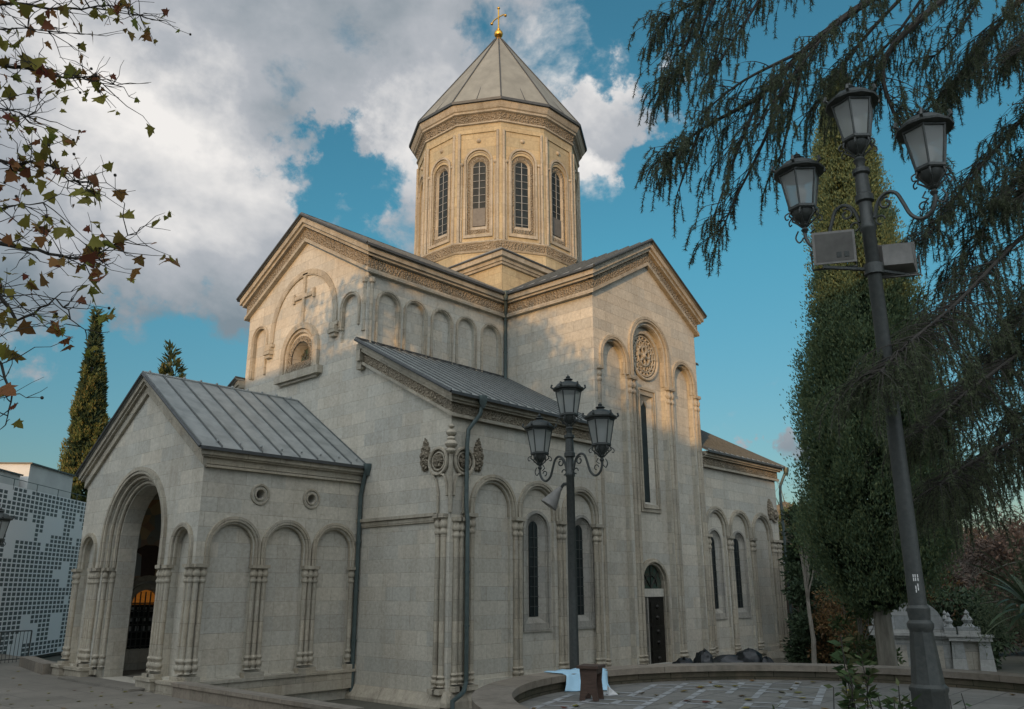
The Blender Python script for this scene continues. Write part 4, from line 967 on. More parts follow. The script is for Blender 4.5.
tag(cl, 'light blue sheet draped over the terrace coping behind the wooden stool', 'cloth')
stl = thing('stool', 'small dark wooden stool with cut-out board legs standing on the terrace', 'stool', (-7.86, -11.12, 1.885), R(20))
h_ = .43
mb = MB().mat('wood'); mb.box(-.17, .17, -.15, .15, h_-.035, h_); mb.build('seat', stl)
for x in (-.12, .12):
    mb = MB().mat('wood')
    P = [(-.13, 0), (-.06, 0), (-.045, .06), (0, .10), (.045, .06), (.06, 0), (.13, 0), (.115, .12), (.105, .24), (.12, h_-.036), (-.12, h_-.036), (-.105, .24), (-.115, .12)]
    q = [(x-.014, y, z) for y, z in P]; w = [(x+.014, y, z) for y, z in P]; mb.prism(q, w); mb.build('leg', stl)
mb = MB().mat('wood'); mb.box(-.105, .105, -.012, .012, .19, .27); mb.build('stretcher', stl)
for y in (-.109, .109): mb = MB().mat('wood'); mb.box(-.105, .105, y-.009, y+.009, h_-.10, h_-.037); mb.build('apron', stl)
mb = MB().mat('white_paint'); mb.prism([(-7.32, -11.0, 1.885), (-7.18, -11.06, 1.885), (-7.22, -10.9, 1.885)], [(-7.30, -11.0, 1.98), (-7.23, -11.01, 1.93), (-7.25, -10.93, 2.0)])
tag(mb.build('paper', smooth=0), 'crumpled scrap of white paper lying behind the stool', 'paper')

# ---- black heap in front of the church
hp = thing('sheeting_heap', 'long heap of crumpled black plastic sheeting lying before the east bays of the church', 'heap', (11.3, -2.4, .08), R(-62)); hp.scale = (1.05, 1.0, 1.0)
rgh = random.Random(8)
def lump(cx, cy, cz, rx, ry, rz, seed):
    mb = MB().mat('black_plastic'); rr = random.Random(seed); vs = []; fs = []; n1, n2 = 14, 20
    for i in range(n1+1):
        for j in range(n2):
            t = PI*i/n1; p = 2*PI*j/n2; k = 1+.10*math.sin(5*p+seed)*math.sin(3*t+seed)+.08*rr.uniform(-1, 1)
            vs.append((cx+rx*k*math.sin(t)*math.cos(p), cy+ry*k*math.sin(t)*math.sin(p), max(.0, cz+rz*k*math.cos(t))))
    for i in range(n1):
        for j in range(n2): fs.append((i*n2+j, i*n2+(j+1) % n2, (i+1)*n2+(j+1) % n2, (i+1)*n2+j))
    mb.add(vs, fs); return mb
for args in ((-1.25, 0, .3, .45, .4, .45, 1), (-.55, 0, .4, .38, .4, .62, 2), (.55, 0, .45, 1.05, .36, .42, 3), (.95, 0, .62, .5, .33, .46, 5), (1.5, 0, .5, .3, .25, .33, 4)):
    lump(*args).build('sheeting', hp, smooth=30)

# ================================================================== LAMPS
def catmull(P, k=4):
    P = [Vector(p) for p in P]; out_ = []
    for i in range(len(P)-1):
        p0, p1, p2, p3 = P[max(i-1, 0)], P[i], P[i+1], P[min(i+2, len(P)-1)]
        for j in range(k):
            f = j/k; out_.append(.5*((2*p1)+(p2-p0)*f+(2*p0-5*p1+4*p2-p3)*f*f+(3*p1-p0-3*p2+p3)*f**3))
    return out_+[P[-1]]
def lantern(parent, x, y, ztop):
    """hexagonal lantern whose finial tip is at ztop; hangs together as one part with panes and roof as sub-parts"""
    z = lambda d_: ztop-d_; R6 = 6
    mb = MB().mat('iron'); ph = R(12)
    mb.lathe(x, y, [(.16, z(.80)), (.175, z(.785)), (.175, z(.755)), (.15, z(.745))], R6, ph)
    for k in range(6):
        t = ph+k*PI/3; c, s_ = math.cos(t), math.sin(t)
        mb.tube([(x+.158*c, y+.158*s_, z(.75)), (x+.232*c, y+.232*s_, z(.335))], .013, 5)
        mb.tube([(x+.15*c, y+.15*s_, z(.80)), (x+.17*c, y+.17*s_, z(.86)), (x+.10*c, y+.10*s_, z(.92)), (x+.035*c, y+.035*s_, z(.99))], .012, 5)
        mb.tube(catmull([(x+.17*c, y+.17*s_, z(.82)), (x+.22*c, y+.22*s_, z(.86)), (x+.21*c, y+.21*s_, z(.91)), (x+.18*c, y+.18*s_, z(.90))], 3), .009, 5)
    mb.lathe(x, y, [(.03, z(1.0)), (.05, z(.98)), (.03, z(.95)), (.09, z(.90)), (.12, z(.85)), (.13, z(.80))], 12)
    mb.lathe(x, y, [(.235, z(.345)), (.25, z(.335)), (.25, z(.315)), (.22, z(.30))], R6, ph, False)
    o = mb.build('lantern', parent)
    g = MB().mat('lamp_glass')
    for k in range(6):
        t0, t1 = ph+k*PI/3+.05, ph+(k+1)*PI/3-.05
        g.add([(x+.152*math.cos(t0), y+.152*math.sin(t0), z(.745)), (x+.152*math.cos(t1), y+.152*math.sin(t1), z(.745)), (x+.226*math.cos(t1), y+.226*math.sin(t1), z(.34)), (x+.226*math.cos(t0), y+.226*math.sin(t0), z(.34))], [(0, 1, 2, 3)])
    g.build('pane', o, smooth=0)
    u_ = MB().mat('white_paint'); u_.lathe(x, y, [(.02, z(.74)), (.03, z(.68)), (.06, z(.60)), (.065, z(.53)), (.03, z(.47))], 10); u_.build('bulb', o)
    r = MB().mat('iron')
    r.lathe(x, y, [(.22, z(.32)), (.295, z(.30)), (.30, z(.275)), (.265, z(.265)), (.24, z(.225)), (.19, z(.175)), (.12, z(.15)), (.07, z(.135)), (.06, z(.12)), (.09, z(.10)), (.06, z(.08)), (.03, z(.07)), (.045, z(.05)), (.012, z(.02)), (.008, z(0))], R6*2, ph)
    for k in range(6):
        t = ph+k*PI/3; c, s_ = math.cos(t), math.sin(t)
        r.tube([(x+.27*c, y+.27*s_, z(.28)), (x+.32*c, y+.32*s_, z(.25)), (x+.305*c, y+.305*s_, z(.20))], .02, 5)
    r.build('lantern_roof', o, smooth=30)
    return o
def mat_lampglass():
    mt, N, L, P = new_mat('lamp_glass'); P.inputs['Base Color'].default_value = (.62, .64, .62, 1); P.inputs['Roughness'].default_value = .35
    t = N.new('ShaderNodeBsdfTranslucent'); t.inputs[0].default_value = (.6, .62, .58, 1); ms = N.new('ShaderNodeMixShader'); ms.inputs[0].default_value = .55
    L.new(P.outputs[0], ms.inputs[1]); L.new(t.outputs[0], ms.inputs[2])
    tr = N.new('ShaderNodeBsdfTransparent'); m3 = N.new('ShaderNodeMixShader'); m3.inputs[0].default_value = .35; L.new(ms.outputs[0], m3.inputs[1]); L.new(tr.outputs[0], m3.inputs[2]); L.new(m3.outputs[0], N['Material Output'].inputs[0])
mat_lampglass()
def street_lamp(label, x, y, z0, H=7.2, group='street lamps with three lanterns'):
    root = thing('street_lamp', label, 'street lamp', (x, y, z0), 0, group)
    top = H-1.17            # pole top
    mb = MB().mat('iron')
    mb.lathe(0, 0, [(.20, 0), (.20, .10), (.17, .13), (.165, .44), (.178, .46), (.178, .49), (.15, .52), (.105, 1.02), (.11, 1.05)], 8, PI/8)
    mb.lathe(0, 0, [(.105, 1.0), (.125, 1.04), (.125, 1.08), (.10, 1.11), (.11, 1.2), (.112, 1.22), (.09, 1.25)], 12)
    mb.build('pedestal', root)
    mb = MB().mat('iron')
    mb.lathe(0, 0, [(.086, 1.24), (.082, 1.6), (.082, 2.2), (.079, 3.0), (.072, top-.75), (.088, top-.73), (.088, top-.68), (.072, top-.66), (.07, top-.40), (.10, top-.38), (.10, top-.31), (.08, top-.29), (.07, top-.05), (.095, top-.03), (.095, top+.02), (.05, top+.04), (.05, top+.1), (.07, top+.14), (.03, top+.2)], 14)
    mb.build('pole', root, smooth=40)
    for s_ in (-1, 1):
        mb = MB().mat('iron'); zz = top-.45
        def q(r, z): return (0, s_*r, z)
        mb.tube(catmull([q(.08, zz-.16), q(.14, zz+.02), q(.24, zz+.10), q(.34, zz+.06), q(.40, zz-.08), q(.46, zz-.24), q(.56, zz-.32), q(.66, zz-.28), q(.72, zz-.16), q(.72, zz-.02)]), .022, 7)
        mb.tube([q(.22+.075*math.cos(t)*(1-k*.05), zz-.02+.075*math.sin(t)*(1-k*.05)) for k, t in enumerate([1.2+.55*k for k in range(13)])], .014, 5)
        mb.tube([q(.14+.05*math.cos(t), zz-.20+.05*math.sin(t)) for t in [.6*k for k in range(9)]], .012, 5)
        mb.tube([q(.60+.045*math.cos(t), zz-.18+.045*math.sin(t)) for t in [.6*k for k in range(9)]], .010, 5)
        mb.tube(catmull([q(.80, zz-.05), q(.84, zz-.13), q(.80, zz-.2), q(.74, zz-.15)]), .010, 5)
        mb.tube([q(.64, zz-.02), q(.60, zz-.08), q(.66, zz-.12)], .010, 5)
        mb.lathe(0, s_*.72, [(.02, zz-.10), (.045, zz-.06), (.02, zz-.02), (.05, zz+.03), (.025, zz+.06)], 10)
        mb.build('arm', root, smooth=40)
        lantern(root, 0, s_*.72, H-.64)
    lantern(root, 0, 0, H)
    return root
LN = street_lamp('nearest tall black street lamp on the terrace, with two grey floodlights on its pole', -8.17, -15.45, 1.88)
mb = MB().mat('white_paint')
for (a0, z) in ((-2.93, 3.36), (-2.72, 3.36), (-2.45, 3.36), (-2.80, 3.25), (-2.55, 3.27)):
    for dz in (0, .035):
        r = .0835; zz = z-1.88+dz; mb.add([(r*math.cos(a0+d_), r*math.sin(a0+d_), zz+e) for d_, e in ((-.06, 0), (.06, 0), (.06, .03), (-.06, .03))], [(0, 1, 2, 3)])
mb.build('stencil', LN, smooth=0)
LF = street_lamp('black street lamp standing in front of the church south wall beyond the terrace', -5.44, -8.92, -.04)
LL = street_lamp('black street lamp at the left edge before the perforated white building', -11.25, 5.0, .6, H=5.3)
LL.rotation_euler = (0, 0, R(75))
# speaker horn on the far lamp
sp = thing('horn_loudspeaker', 'small pale horn loudspeaker fixed behind the lamp pole before the church', 'loudspeaker', (-5.44, -8.92, 0))
mb = MB().mat('white_box'); mb.tube([(-.06, .17, 5.06), (-.09, .20, 5.02), (-.15, .25, 4.9), (-.21, .31, 4.78), (-.23, .33, 4.74)], [.04, .05, .10, .15, .165], 14); mb.build('horn', sp)
mb = MB().mat('iron'); mb.tube([(0, 0, 5.12), (-.04, .12, 5.12), (-.06, .17, 5.06)], .03, 6); mb.build('bracket', sp)
# floodlights on the near lamp
def flood(label, x, y, z, rz, tilt):
    f = thing('floodlight', label, 'floodlight', (x, y, z), rz, 'floodlights on the near lamp pole')
    Mx = Matrix.Rotation(tilt, 4, 'X')
    def put(mb): mb.v = [tuple(Mx @ Vector(v)) for v in mb.v]; return mb
    mb = MB().mat('white_box'); mb.prism([(-.21, -.03, -.17), (.21, -.03, -.17), (.21, -.03, .17), (-.21, -.03, .17)], [(-.15, .14, -.11), (.15, .14, -.11), (.15, .14, .12), (-.15, .14, .12)]); 
    mb.box(-.225, .225, -.06, -.031, -.185, .185); put(mb).build('housing', f, smooth=0)
    mb = MB().mat('drum_window_grey'); mb.add([(-.2, -.063, -.16), (.2, -.063, -.16), (.2, -.063, .16), (-.2, -.063, .16)], [(0, 1, 2, 3)]); put(mb).build('lens', f)
    mb = MB().mat('iron')
    for u in (.02, .10): mb.box(u, u+.05, -.068, -.064, -.12, -.06)
    put(mb).build('clip', f)
    mb = MB().mat('iron'); mb.tube([(-.235, .03, .0), (-.235, .03, -.22), (.235, .03, -.22), (.235, .03, 0)], .014, 5); put(mb).build('bracket', f)
    return f
flood('weathered pale grey floodlight left of the near lamp pole', -8.40, -15.12, 6.98, R(-62), R(8))
flood('darker grey floodlight right of the near lamp pole', -7.93, -15.62, 6.86, R(118), R(-4)).children[0].data.materials[0] = MATS['drum_window_grey']
mb = MB().mat('iron'); mb.tube([(-8.50, -15.02, 6.75), (-8.17, -15.45, 6.70), (-7.85, -15.72, 6.66)], .022, 6); mb.lathe(-8.17, -15.45, [(.105, 6.64), (.105, 6.76)], 12); mb.build('crossbar').parent = None
o = bpy.data.objects['crossbar']; o.parent = LN; o.location = (8.17, 15.45, -1.88)

# ================================================================== LEFT BUILDING
bl = thing('perforated_building', 'flat modern building with a white perforated screen facade left of the church', 'building', (-5.21, 24.06, 0), math.atan2(6.4, 6.17))
mb = MB().mat('perforated_panel'); mb.box(-12, 22, 0, .12, .2, 7.98); mb.build('screen', bl, smooth=0)
mb = MB().mat('far_plaster'); mb.box(-11.9, 21.9, .5, 14, 0, 7.8); mb.build('wall', bl, smooth=0)
mb = MB().mat('far_plaster'); mb.mat('pale_plaster'); mb.box(-11, 3.6, 1.0, 8, 7.8, 8.75); mb.box(4.0, 8.8, .8, 7, 7.8, 9.4); mb.mat('roof_edge'); mb.box(-11.2, 3.7, .9, 8.2, 8.75, 8.82); mb.box(3.95, 8.9, .7, 7.1, 9.4, 9.47)
mb.mat('drum_window_grey'); mb.box(-3.6, -2.2, 2, 4, 8.82, 9.1); mb.box(3.62, 3.98, 1.3, 1.6, 7.8, 8.6); mb.build('roof_structure', bl, smooth=0)
mb = MB().mat('pipe_metal')
for k in range(14): x = -12+k*2.2; mb.tube([(x, -.0, 7.8), (x, 0, 8.3)], .02, 4)
mb.tube([(-12, 0, 8.3), (17, 0, 8.3)], .02, 4); mb.build('roof_railing', bl)
rl = thing('railing', 'thin dark iron railing before the perforated white building', 'railing', (0, 0, 0))
mb = MB().mat('iron')
A, B = Vector((-10.5, 17.6, .6)), Vector((-4.6, 19.2, .6))
for k in range(41): p = A.lerp(B, k/40); mb.tube([p, p+Vector((0, 0, 1.15))], .012 if k % 8 else .03, 4)
mb.build('baluster', rl)
mb = MB().mat('iron'); mb.tube([A+Vector((0, 0, 1.15)), B+Vector((0, 0, 1.15))], .025, 6); mb.tube([A+Vector((0, 0, .12)), B+Vector((0, 0, .12))], .02, 6); mb.build('rail', rl)

# ================================================================== SEPULCHRE
tb = thing('tomb', 'pale domed stone tomb with corner pinnacles in the garden right of the big cypress', 'tomb', (11.8, -8.95, .45), R(18))
mb = MB().mat('tomb_stone'); mb.box(-1.1, 1.1, -1.0, 1.0, 0, 1.35); mb.box(-1.25, 1.25, -1.15, 1.15, -.1, .2)
mb.build('body', tb, smooth=0)
mb = MB().mat('tomb_stone'); mb.box(-1.2, 1.2, -1.1, 1.1, 1.351, 1.43); mb.box(-1.3, 1.3, -1.2, 1.2, 1.431, 1.52); mb.build('cornice', tb, smooth=0)
mb = MB().mat('tomb_stone'); mb.box(-.95, .95, -.95, .95, 1.521, 1.72); n_ = 12
for (r0, z0) in ((.92, 1.72),):
    vs = []; 
    for i in range(n_+1):
        t = PI*i/n_
        for x in (-.9, .9): vs.append((x, r0*math.cos(t), z0+.78*math.sin(t)))
    mb.add(vs, [(2*i, 2*i+1, 2*i+3, 2*i+2) for i in range(n_)]+[tuple(2*i for i in range(n_+1)), tuple(2*i+1 for i in range(n_+1))])
mb.build('dome', tb, smooth=40)
mb = MB().mat('window_stone')
for x in (-.6, 0, .6): mb = MB().mat('window_stone'); mb.box(x-.25, x+.25, -1.02, -1.001, .45, 1.15); mb.build('panel', tb, smooth=0)
for y in (-.5, .5): mb = MB().mat('window_stone'); mb.box(-1.12, -1.101, y-.3, y+.3, .4, 1.15); mb.build('panel', tb, smooth=0)
for (x, y) in ((-1.15, -1.05), (-1.15, 1.05), (1.15, -1.05), (1.15, 1.05)):
    mb = MB().mat('tomb_stone'); mb.box(x-.16, x+.16, y-.16, y+.16, 1.521, 1.68); mb.lathe(x, y, [(.12, 1.68), (.07, 1.78), (.12, 1.86), (.04, 1.98), (.06, 2.03), (.01, 2.12)], 8); mb.build('pinnacle', tb)
gp = thing('gate_pillar', 'pale stone pillar pair with ornate capital beside the domed tomb', 'pillar', (11.3, -10.75, .45), R(18))
mb = MB().mat('window_stone'); mb.box(-.05, .25, -.28, .28, -.1, 1.3); mb.build('panel', gp, smooth=0)
for y in (-.36, .36):
    mb = MB().mat('tomb_stone'); mb.prism([(-.26, y-.24, -.1), (.26, y-.24, -.1), (.26, y+.24, -.1), (-.26, y+.24, -.1)], [(-.15, y-.15, 1.3), (.15, y-.15, 1.3), (.15, y+.15, 1.3), (-.15, y+.15, 1.3)]); mb.build('shaft', gp, smooth=0)
mb = MB().mat('tomb_stone'); mb.box(-.25, .25, -.58, .58, 1.301, 1.42); mb.box(-.30, .30, -.64, .64, 1.421, 1.47); mb.box(-.2, .2, -.3, .3, 1.471, 1.7); mb.lathe(0, 0, [(.2, 1.7), (.1, 1.8), (.16, 1.9), (.06, 2.05), (.08, 2.1), (.01, 2.2)], 8); mb.build('capital', gp)

# ================================================================== VEGETATION
def leafmesh(name, C, D, ln, wd, mat, parent=None, tri=False):
    """C centres (N,3), D directions (N,3) unit; rhomb leaves"""
    N = len(C); C = np.asarray(C, float); D = np.asarray(D, float); D /= np.linalg.norm(D, axis=1, keepdims=True)+1e-9
    rnd = RNG.normal(size=(N, 3)); S = np.cross(D, rnd); S /= np.linalg.norm(S, axis=1, keepdims=True)+1e-9
    ln = np.broadcast_to(ln, (N,))[:, None]*RNG.uniform(.7, 1.3, (N, 1)); wd = np.broadcast_to(wd, (N,))[:, None]*RNG.uniform(.7, 1.3, (N, 1))
    if tri: V = np.stack([C-S*wd*.5, C+S*wd*.5, C+D*ln], 1); k = 3
    else: V = np.stack([C, C+D*ln*.45+S*wd*.5, C+D*ln, C+D*ln*.45-S*wd*.5], 1); k = 4
    me = bpy.data.meshes.new(name); me.vertices.add(N*k); me.vertices.foreach_set('co', V.reshape(-1)); me.loops.add(N*k); me.loops.foreach_set('vertex_index', np.arange(N*k, dtype=np.int32))
    me.polygons.add(N); me.polygons.foreach_set('loop_start', np.arange(0, N*k, k, dtype=np.int32)); me.materials.append(MATS[mat]); me.update(calc_edges=True)
    o = bpy.data.objects.new(name, me); COL.objects.link(o)
    if parent: o.parent = parent
    return o
def limb(mb, p, q, r0, r1, n=6, seg=5, wob=.06, rg=random):
    p, q = Vector(p), Vector(q); L_ = (q-p).length; pts = []; rad = []
    for i in range(seg+1):
        t = i/seg; v = p.lerp(q, t)
        if 0 < i < seg: v += Vector((rg.uniform(-1, 1), rg.uniform(-1, 1), rg.uniform(-1, 1)))*wob*L_
        pts.append(v); rad.append(r0+(r1-r0)*t)
    mb.tube(pts, rad, n); return pts

def column_tree(name, label, rows, z0, n, ln, wd, mat, cat='tree', trunk_r=.24, lumps=26, group=None, core=True):
    rows = sorted(rows, key=lambda r: r[2]); zs = np.array([r[2] for r in rows]); X = np.array([r[0] for r in rows]); Y = np.array([r[1] for r in rows]); RR = np.array([r[3] for r in rows])
    bx, by = X[0], Y[0]; root = thing(name, label, cat, (bx, by, z0), 0, group)
    mb = MB().mat('bark'); mb.tube([(0, 0, -.3), (0, 0, (zs[0]-z0)), (X[len(X)//2]-bx, Y[len(Y)//2]-by, zs[len(X)//2]-z0), (X[-1]-bx, Y[-1]-by, zs[-1]-z0-.6)], [trunk_r*1.25, trunk_r, trunk_r*.55, .03], 10)
    rg = random.Random(n)
    for k in range(16):
        z = rg.uniform(zs[0], zs[-2]); r = float(np.interp(z, zs, RR))*.8; t = rg.uniform(0, 2*PI); x, y = float(np.interp(z, zs, X))-bx, float(np.interp(z, zs, Y))-by
        mb.tube([(x, y, z-z0-.5), (x+r*math.cos(t)*.7, y+r*math.sin(t)*.7, z-z0), (x+r*math.cos(t), y+r*math.sin(t), z-z0+.6)], [.06, .04, .015], 5)
    mb.build('trunk', root)
    # clumps
    nc = n//95; w = np.clip(RR, .05, None); zz = np.linspace(zs[0], zs[-1], 400); rr = np.interp(zz, zs, RR); cdf = np.cumsum(rr+.1); cdf /= cdf[-1]
    cz = np.interp(RNG.random(nc), cdf, zz); th = RNG.random(nc)*2*PI; lr = np.interp(cz, zs, RR)
    bump = 1+.07*np.sin(3*th+cz*1.7)+.07*np.sin(7*th-cz*3.1)+.07*np.sin(12*th+cz*4.3)*np.sin(cz*2.9+th)
    crd = lr*bump*(1.04-.34*RNG.random(nc)**1.5); cs = (.07+.14*RNG.random(nc))*np.clip(lr, .15, 1.3)
    idx = RNG.integers(0, nc, n); off = np.clip(RNG.normal(size=(n, 3)), -1.5, 1.5)*(cs[idx][:, None])*np.array([.75, .75, 1.5])
    cx_ = np.interp(cz, zs, X)-bx+crd*np.cos(th); cy_ = np.interp(cz, zs, Y)-by+crd*np.sin(th)
    C = np.stack([cx_[idx], cy_[idx], cz[idx]-z0], 1)+off; C[:, 2] = np.minimum(C[:, 2], zs[-1]-z0)
    D = np.stack([np.cos(th[idx])*.45, np.sin(th[idx])*.45, np.full(n, 1.0)], 1)+RNG.normal(size=(n, 3))*.38
    leafmesh('crown', C, D, ln, wd, mat, root)
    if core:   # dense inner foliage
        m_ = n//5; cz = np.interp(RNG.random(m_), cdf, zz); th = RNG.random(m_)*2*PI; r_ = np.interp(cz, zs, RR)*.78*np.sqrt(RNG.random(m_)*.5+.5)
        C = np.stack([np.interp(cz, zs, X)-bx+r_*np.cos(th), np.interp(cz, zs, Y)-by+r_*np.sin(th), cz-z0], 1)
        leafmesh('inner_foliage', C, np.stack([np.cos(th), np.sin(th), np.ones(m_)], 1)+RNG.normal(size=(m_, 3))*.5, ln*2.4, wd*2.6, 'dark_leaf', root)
    return root
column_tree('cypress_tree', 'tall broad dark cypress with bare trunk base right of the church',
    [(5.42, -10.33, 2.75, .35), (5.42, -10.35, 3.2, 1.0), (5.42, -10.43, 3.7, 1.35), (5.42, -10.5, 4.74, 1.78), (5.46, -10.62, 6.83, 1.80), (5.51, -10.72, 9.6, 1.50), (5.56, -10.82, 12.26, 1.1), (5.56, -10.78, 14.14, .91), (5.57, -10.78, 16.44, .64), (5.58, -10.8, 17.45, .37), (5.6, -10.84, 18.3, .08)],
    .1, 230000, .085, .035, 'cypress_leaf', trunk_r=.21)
column_tree('cypress_tree', 'slender golden-green cypress rising behind the perforated building left of the porch',
    [(2.88, 33.96, 3.0, 1.09), (2.39, 34.18, 8.48, 1.24), (2.18, 34.26, 10.27, 1.18), (2.01, 34.34, 12.7, 0.94), (1.89, 34.38, 15.83, 0.64), (1.7, 34.46, 18.38, 0.2), (1.56, 34.52, 20.26, 0.0)],
    0, 52000, .18, .07, 'gold_cypress_leaf', trunk_r=.16)
column_tree('conifer_tree', 'pointed golden conifer whose tip rises over the porch roof ridge',
    [(1.95, 23.6, 3.0, 2.4), (1.92, 23.56, 9, 1.9), (1.92, 23.56, 12.6, 1.0), (1.92, 23.56, 13.6, .72), (1.82, 23.6, 14.5, .48), (1.76, 23.63, 15.2, .24), (1.65, 23.69, 15.9, .0)],
    0, 24000, .20, .06, 'gold_cypress_leaf', trunk_r=.2)

# ---- himalayan cedar with drooping branches
CED = {
'c1': [(-2.02, -17.91, 14.9), (-3.87, -16.24, 13.4), (-5.83, -15.17, 11.8), (-6.51, -14.37, 10.96), (-6.94, -13.81, 10.24), (-7.51, -13.1, 9.7), (-7.72, -12.75, 9.3)],
'c4': [(-6.51, -14.37, 10.96), (-6.69, -14.16, 9.96), (-6.8, -13.91, 9.08)],
'c3': [(-2.0, -17.91, 16.5), (-3.83, -16.51, 15.0), (-5.63, -15.14, 13.43), (-6.51, -13.8, 12.52), (-7.0, -13.0, 12.3), (-7.29, -12.47, 12.0)],
'c3b': [(-5.63, -15.14, 13.43), (-6.72, -14.38, 12.42), (-7.3, -13.76, 11.18), (-7.58, -13.4, 10.45)],
'c3c': [(-5.63, -15.14, 13.43), (-6.9, -13.6, 12.6), (-7.25, -13.0, 11.3), (-7.5, -12.7, 10.7)],
'c5': [(-2.02, -17.91, 14.2), (-4.35, -16.41, 12.5), (-5.46, -15.87, 11.46), (-5.81, -15.25, 10.73), (-5.81, -15.26, 9.89), (-5.74, -15.56, 9.01)],
'c5b': [(-4.78, -16.29, 12.91), (-5.71, -15.24, 11.48), (-6.17, -14.72, 10.62), (-6.4, -14.38, 10.0)],
'c6': [(-1.72, -18.04, 12.68), (-3.31, -16.72, 10.61), (-4.45, -15.81, 9.11), (-5.17, -15.34, 8.13)],
'c10': [(-1.72, -18.35, 14.52), (-3.27, -17.04, 12.68), (-3.99, -16.16, 11.43), (-4.49, -15.66, 10.43)],
'c7': [(-1.74, -17.59, 10.06), (-4.35, -16.42, 8.15), (-6.48, -15.88, 6.68), (-7.97, -15.69, 5.88), (-8.65, -15.53, 5.42)],
'c8': [(-1.76, -17.23, 7.91), (-4.37, -16.3, 6.55), (-6.2, -15.77, 5.62), (-7.39, -15.53, 4.99)],
'c9': [(-1.78, -16.92, 6.04), (-3.91, -16.04, 5.4), (-5.53, -15.55, 4.85), (-6.41, -15.33, 4.48)],
'c11': [(-1.76, -17.1, 7.12), (-3.36, -16.3, 6.17), (-4.29, -15.61, 5.26), (-4.8, -15.18, 4.43)],
'c12': [(-1.73, -17.86, 11.61), (-3.29, -16.9, 10.02), (-4.4, -16.14, 8.7), (-4.9, -15.65, 7.6)],
'c13': [(-1.74, -17.45, 9.22), (-3.32, -16.58, 7.96), (-4.23, -15.95, 6.8), (-4.72, -15.5, 5.92)],
'd1': [(-6.94, -13.81, 10.24), (-7.28, -13.55, 9.3), (-7.52, -13.3, 8.44)],
'd2': [(-7.51, -13.1, 9.7), (-7.72, -12.98, 9.1), (-7.8, -12.85, 8.7)],
'd3': [(-6.51, -14.37, 10.96), (-7.3, -13.76, 10.34), (-7.75, -13.3, 9.8)],
'd4': [(-7.0, -13.0, 12.3), (-7.19, -12.84, 11.53), (-7.38, -12.7, 10.87)],
'd5': [(-5.83, -15.17, 11.8), (-6.76, -14.85, 10.92), (-7.15, -14.35, 10.14), (-7.43, -13.95, 9.47)],
'd6': [(-6.26, -13.38, 13.12), (-6.39, -13.1, 12.22), (-6.48, -12.91, 11.51)],
'd7': [(-4.78, -16.29, 12.91), (-5.17, -15.36, 11.55), (-5.32, -14.78, 11.04), (-5.44, -14.4, 10.61)],
'd8': [(-3.9, -16.8, 13.97), (-4.74, -16.51, 12.07), (-5.01, -16.12, 11.24), (-5.19, -15.7, 10.84)],
'd9': [(-6.51, -14.37, 10.96), (-6.61, -13.58, 9.57), (-6.78, -13.2, 8.82), (-6.88, -13.01, 8.36)],
'c14': [(-1.74, -17.65, 10.4), (-3.9, -17.0, 9.4), (-4.9, -16.6, 8.5)],
'c15': [(-1.74, -17.4, 8.6), (-3.9, -16.9, 7.6), (-4.9, -16.5, 6.7)],
'c16': [(-1.74, -18.0, 13.3), (-3.9, -17.2, 11.6), (-4.9, -16.8, 10.6)]}
DENS = {'c1': .95, 'c3': 1.1, 'd1': .8, 'd2': .7, 'd3': .8, 'd5': .8, 'd9': .8, 'c6': 1.7, 'c7': 1.9, 'c8': 2.1, 'c9': 2.1, 'c10': 1.9, 'c11': 2.2, 'c12': 2.2, 'c13': 2.3, 'c14': 2.2, 'c15': 2.2, 'c16': 2.0}
ced = thing('cedar_tree', 'big cedar with drooping feathery branches hanging in from the upper right', 'tree', (-1.8, -16.9, 0))
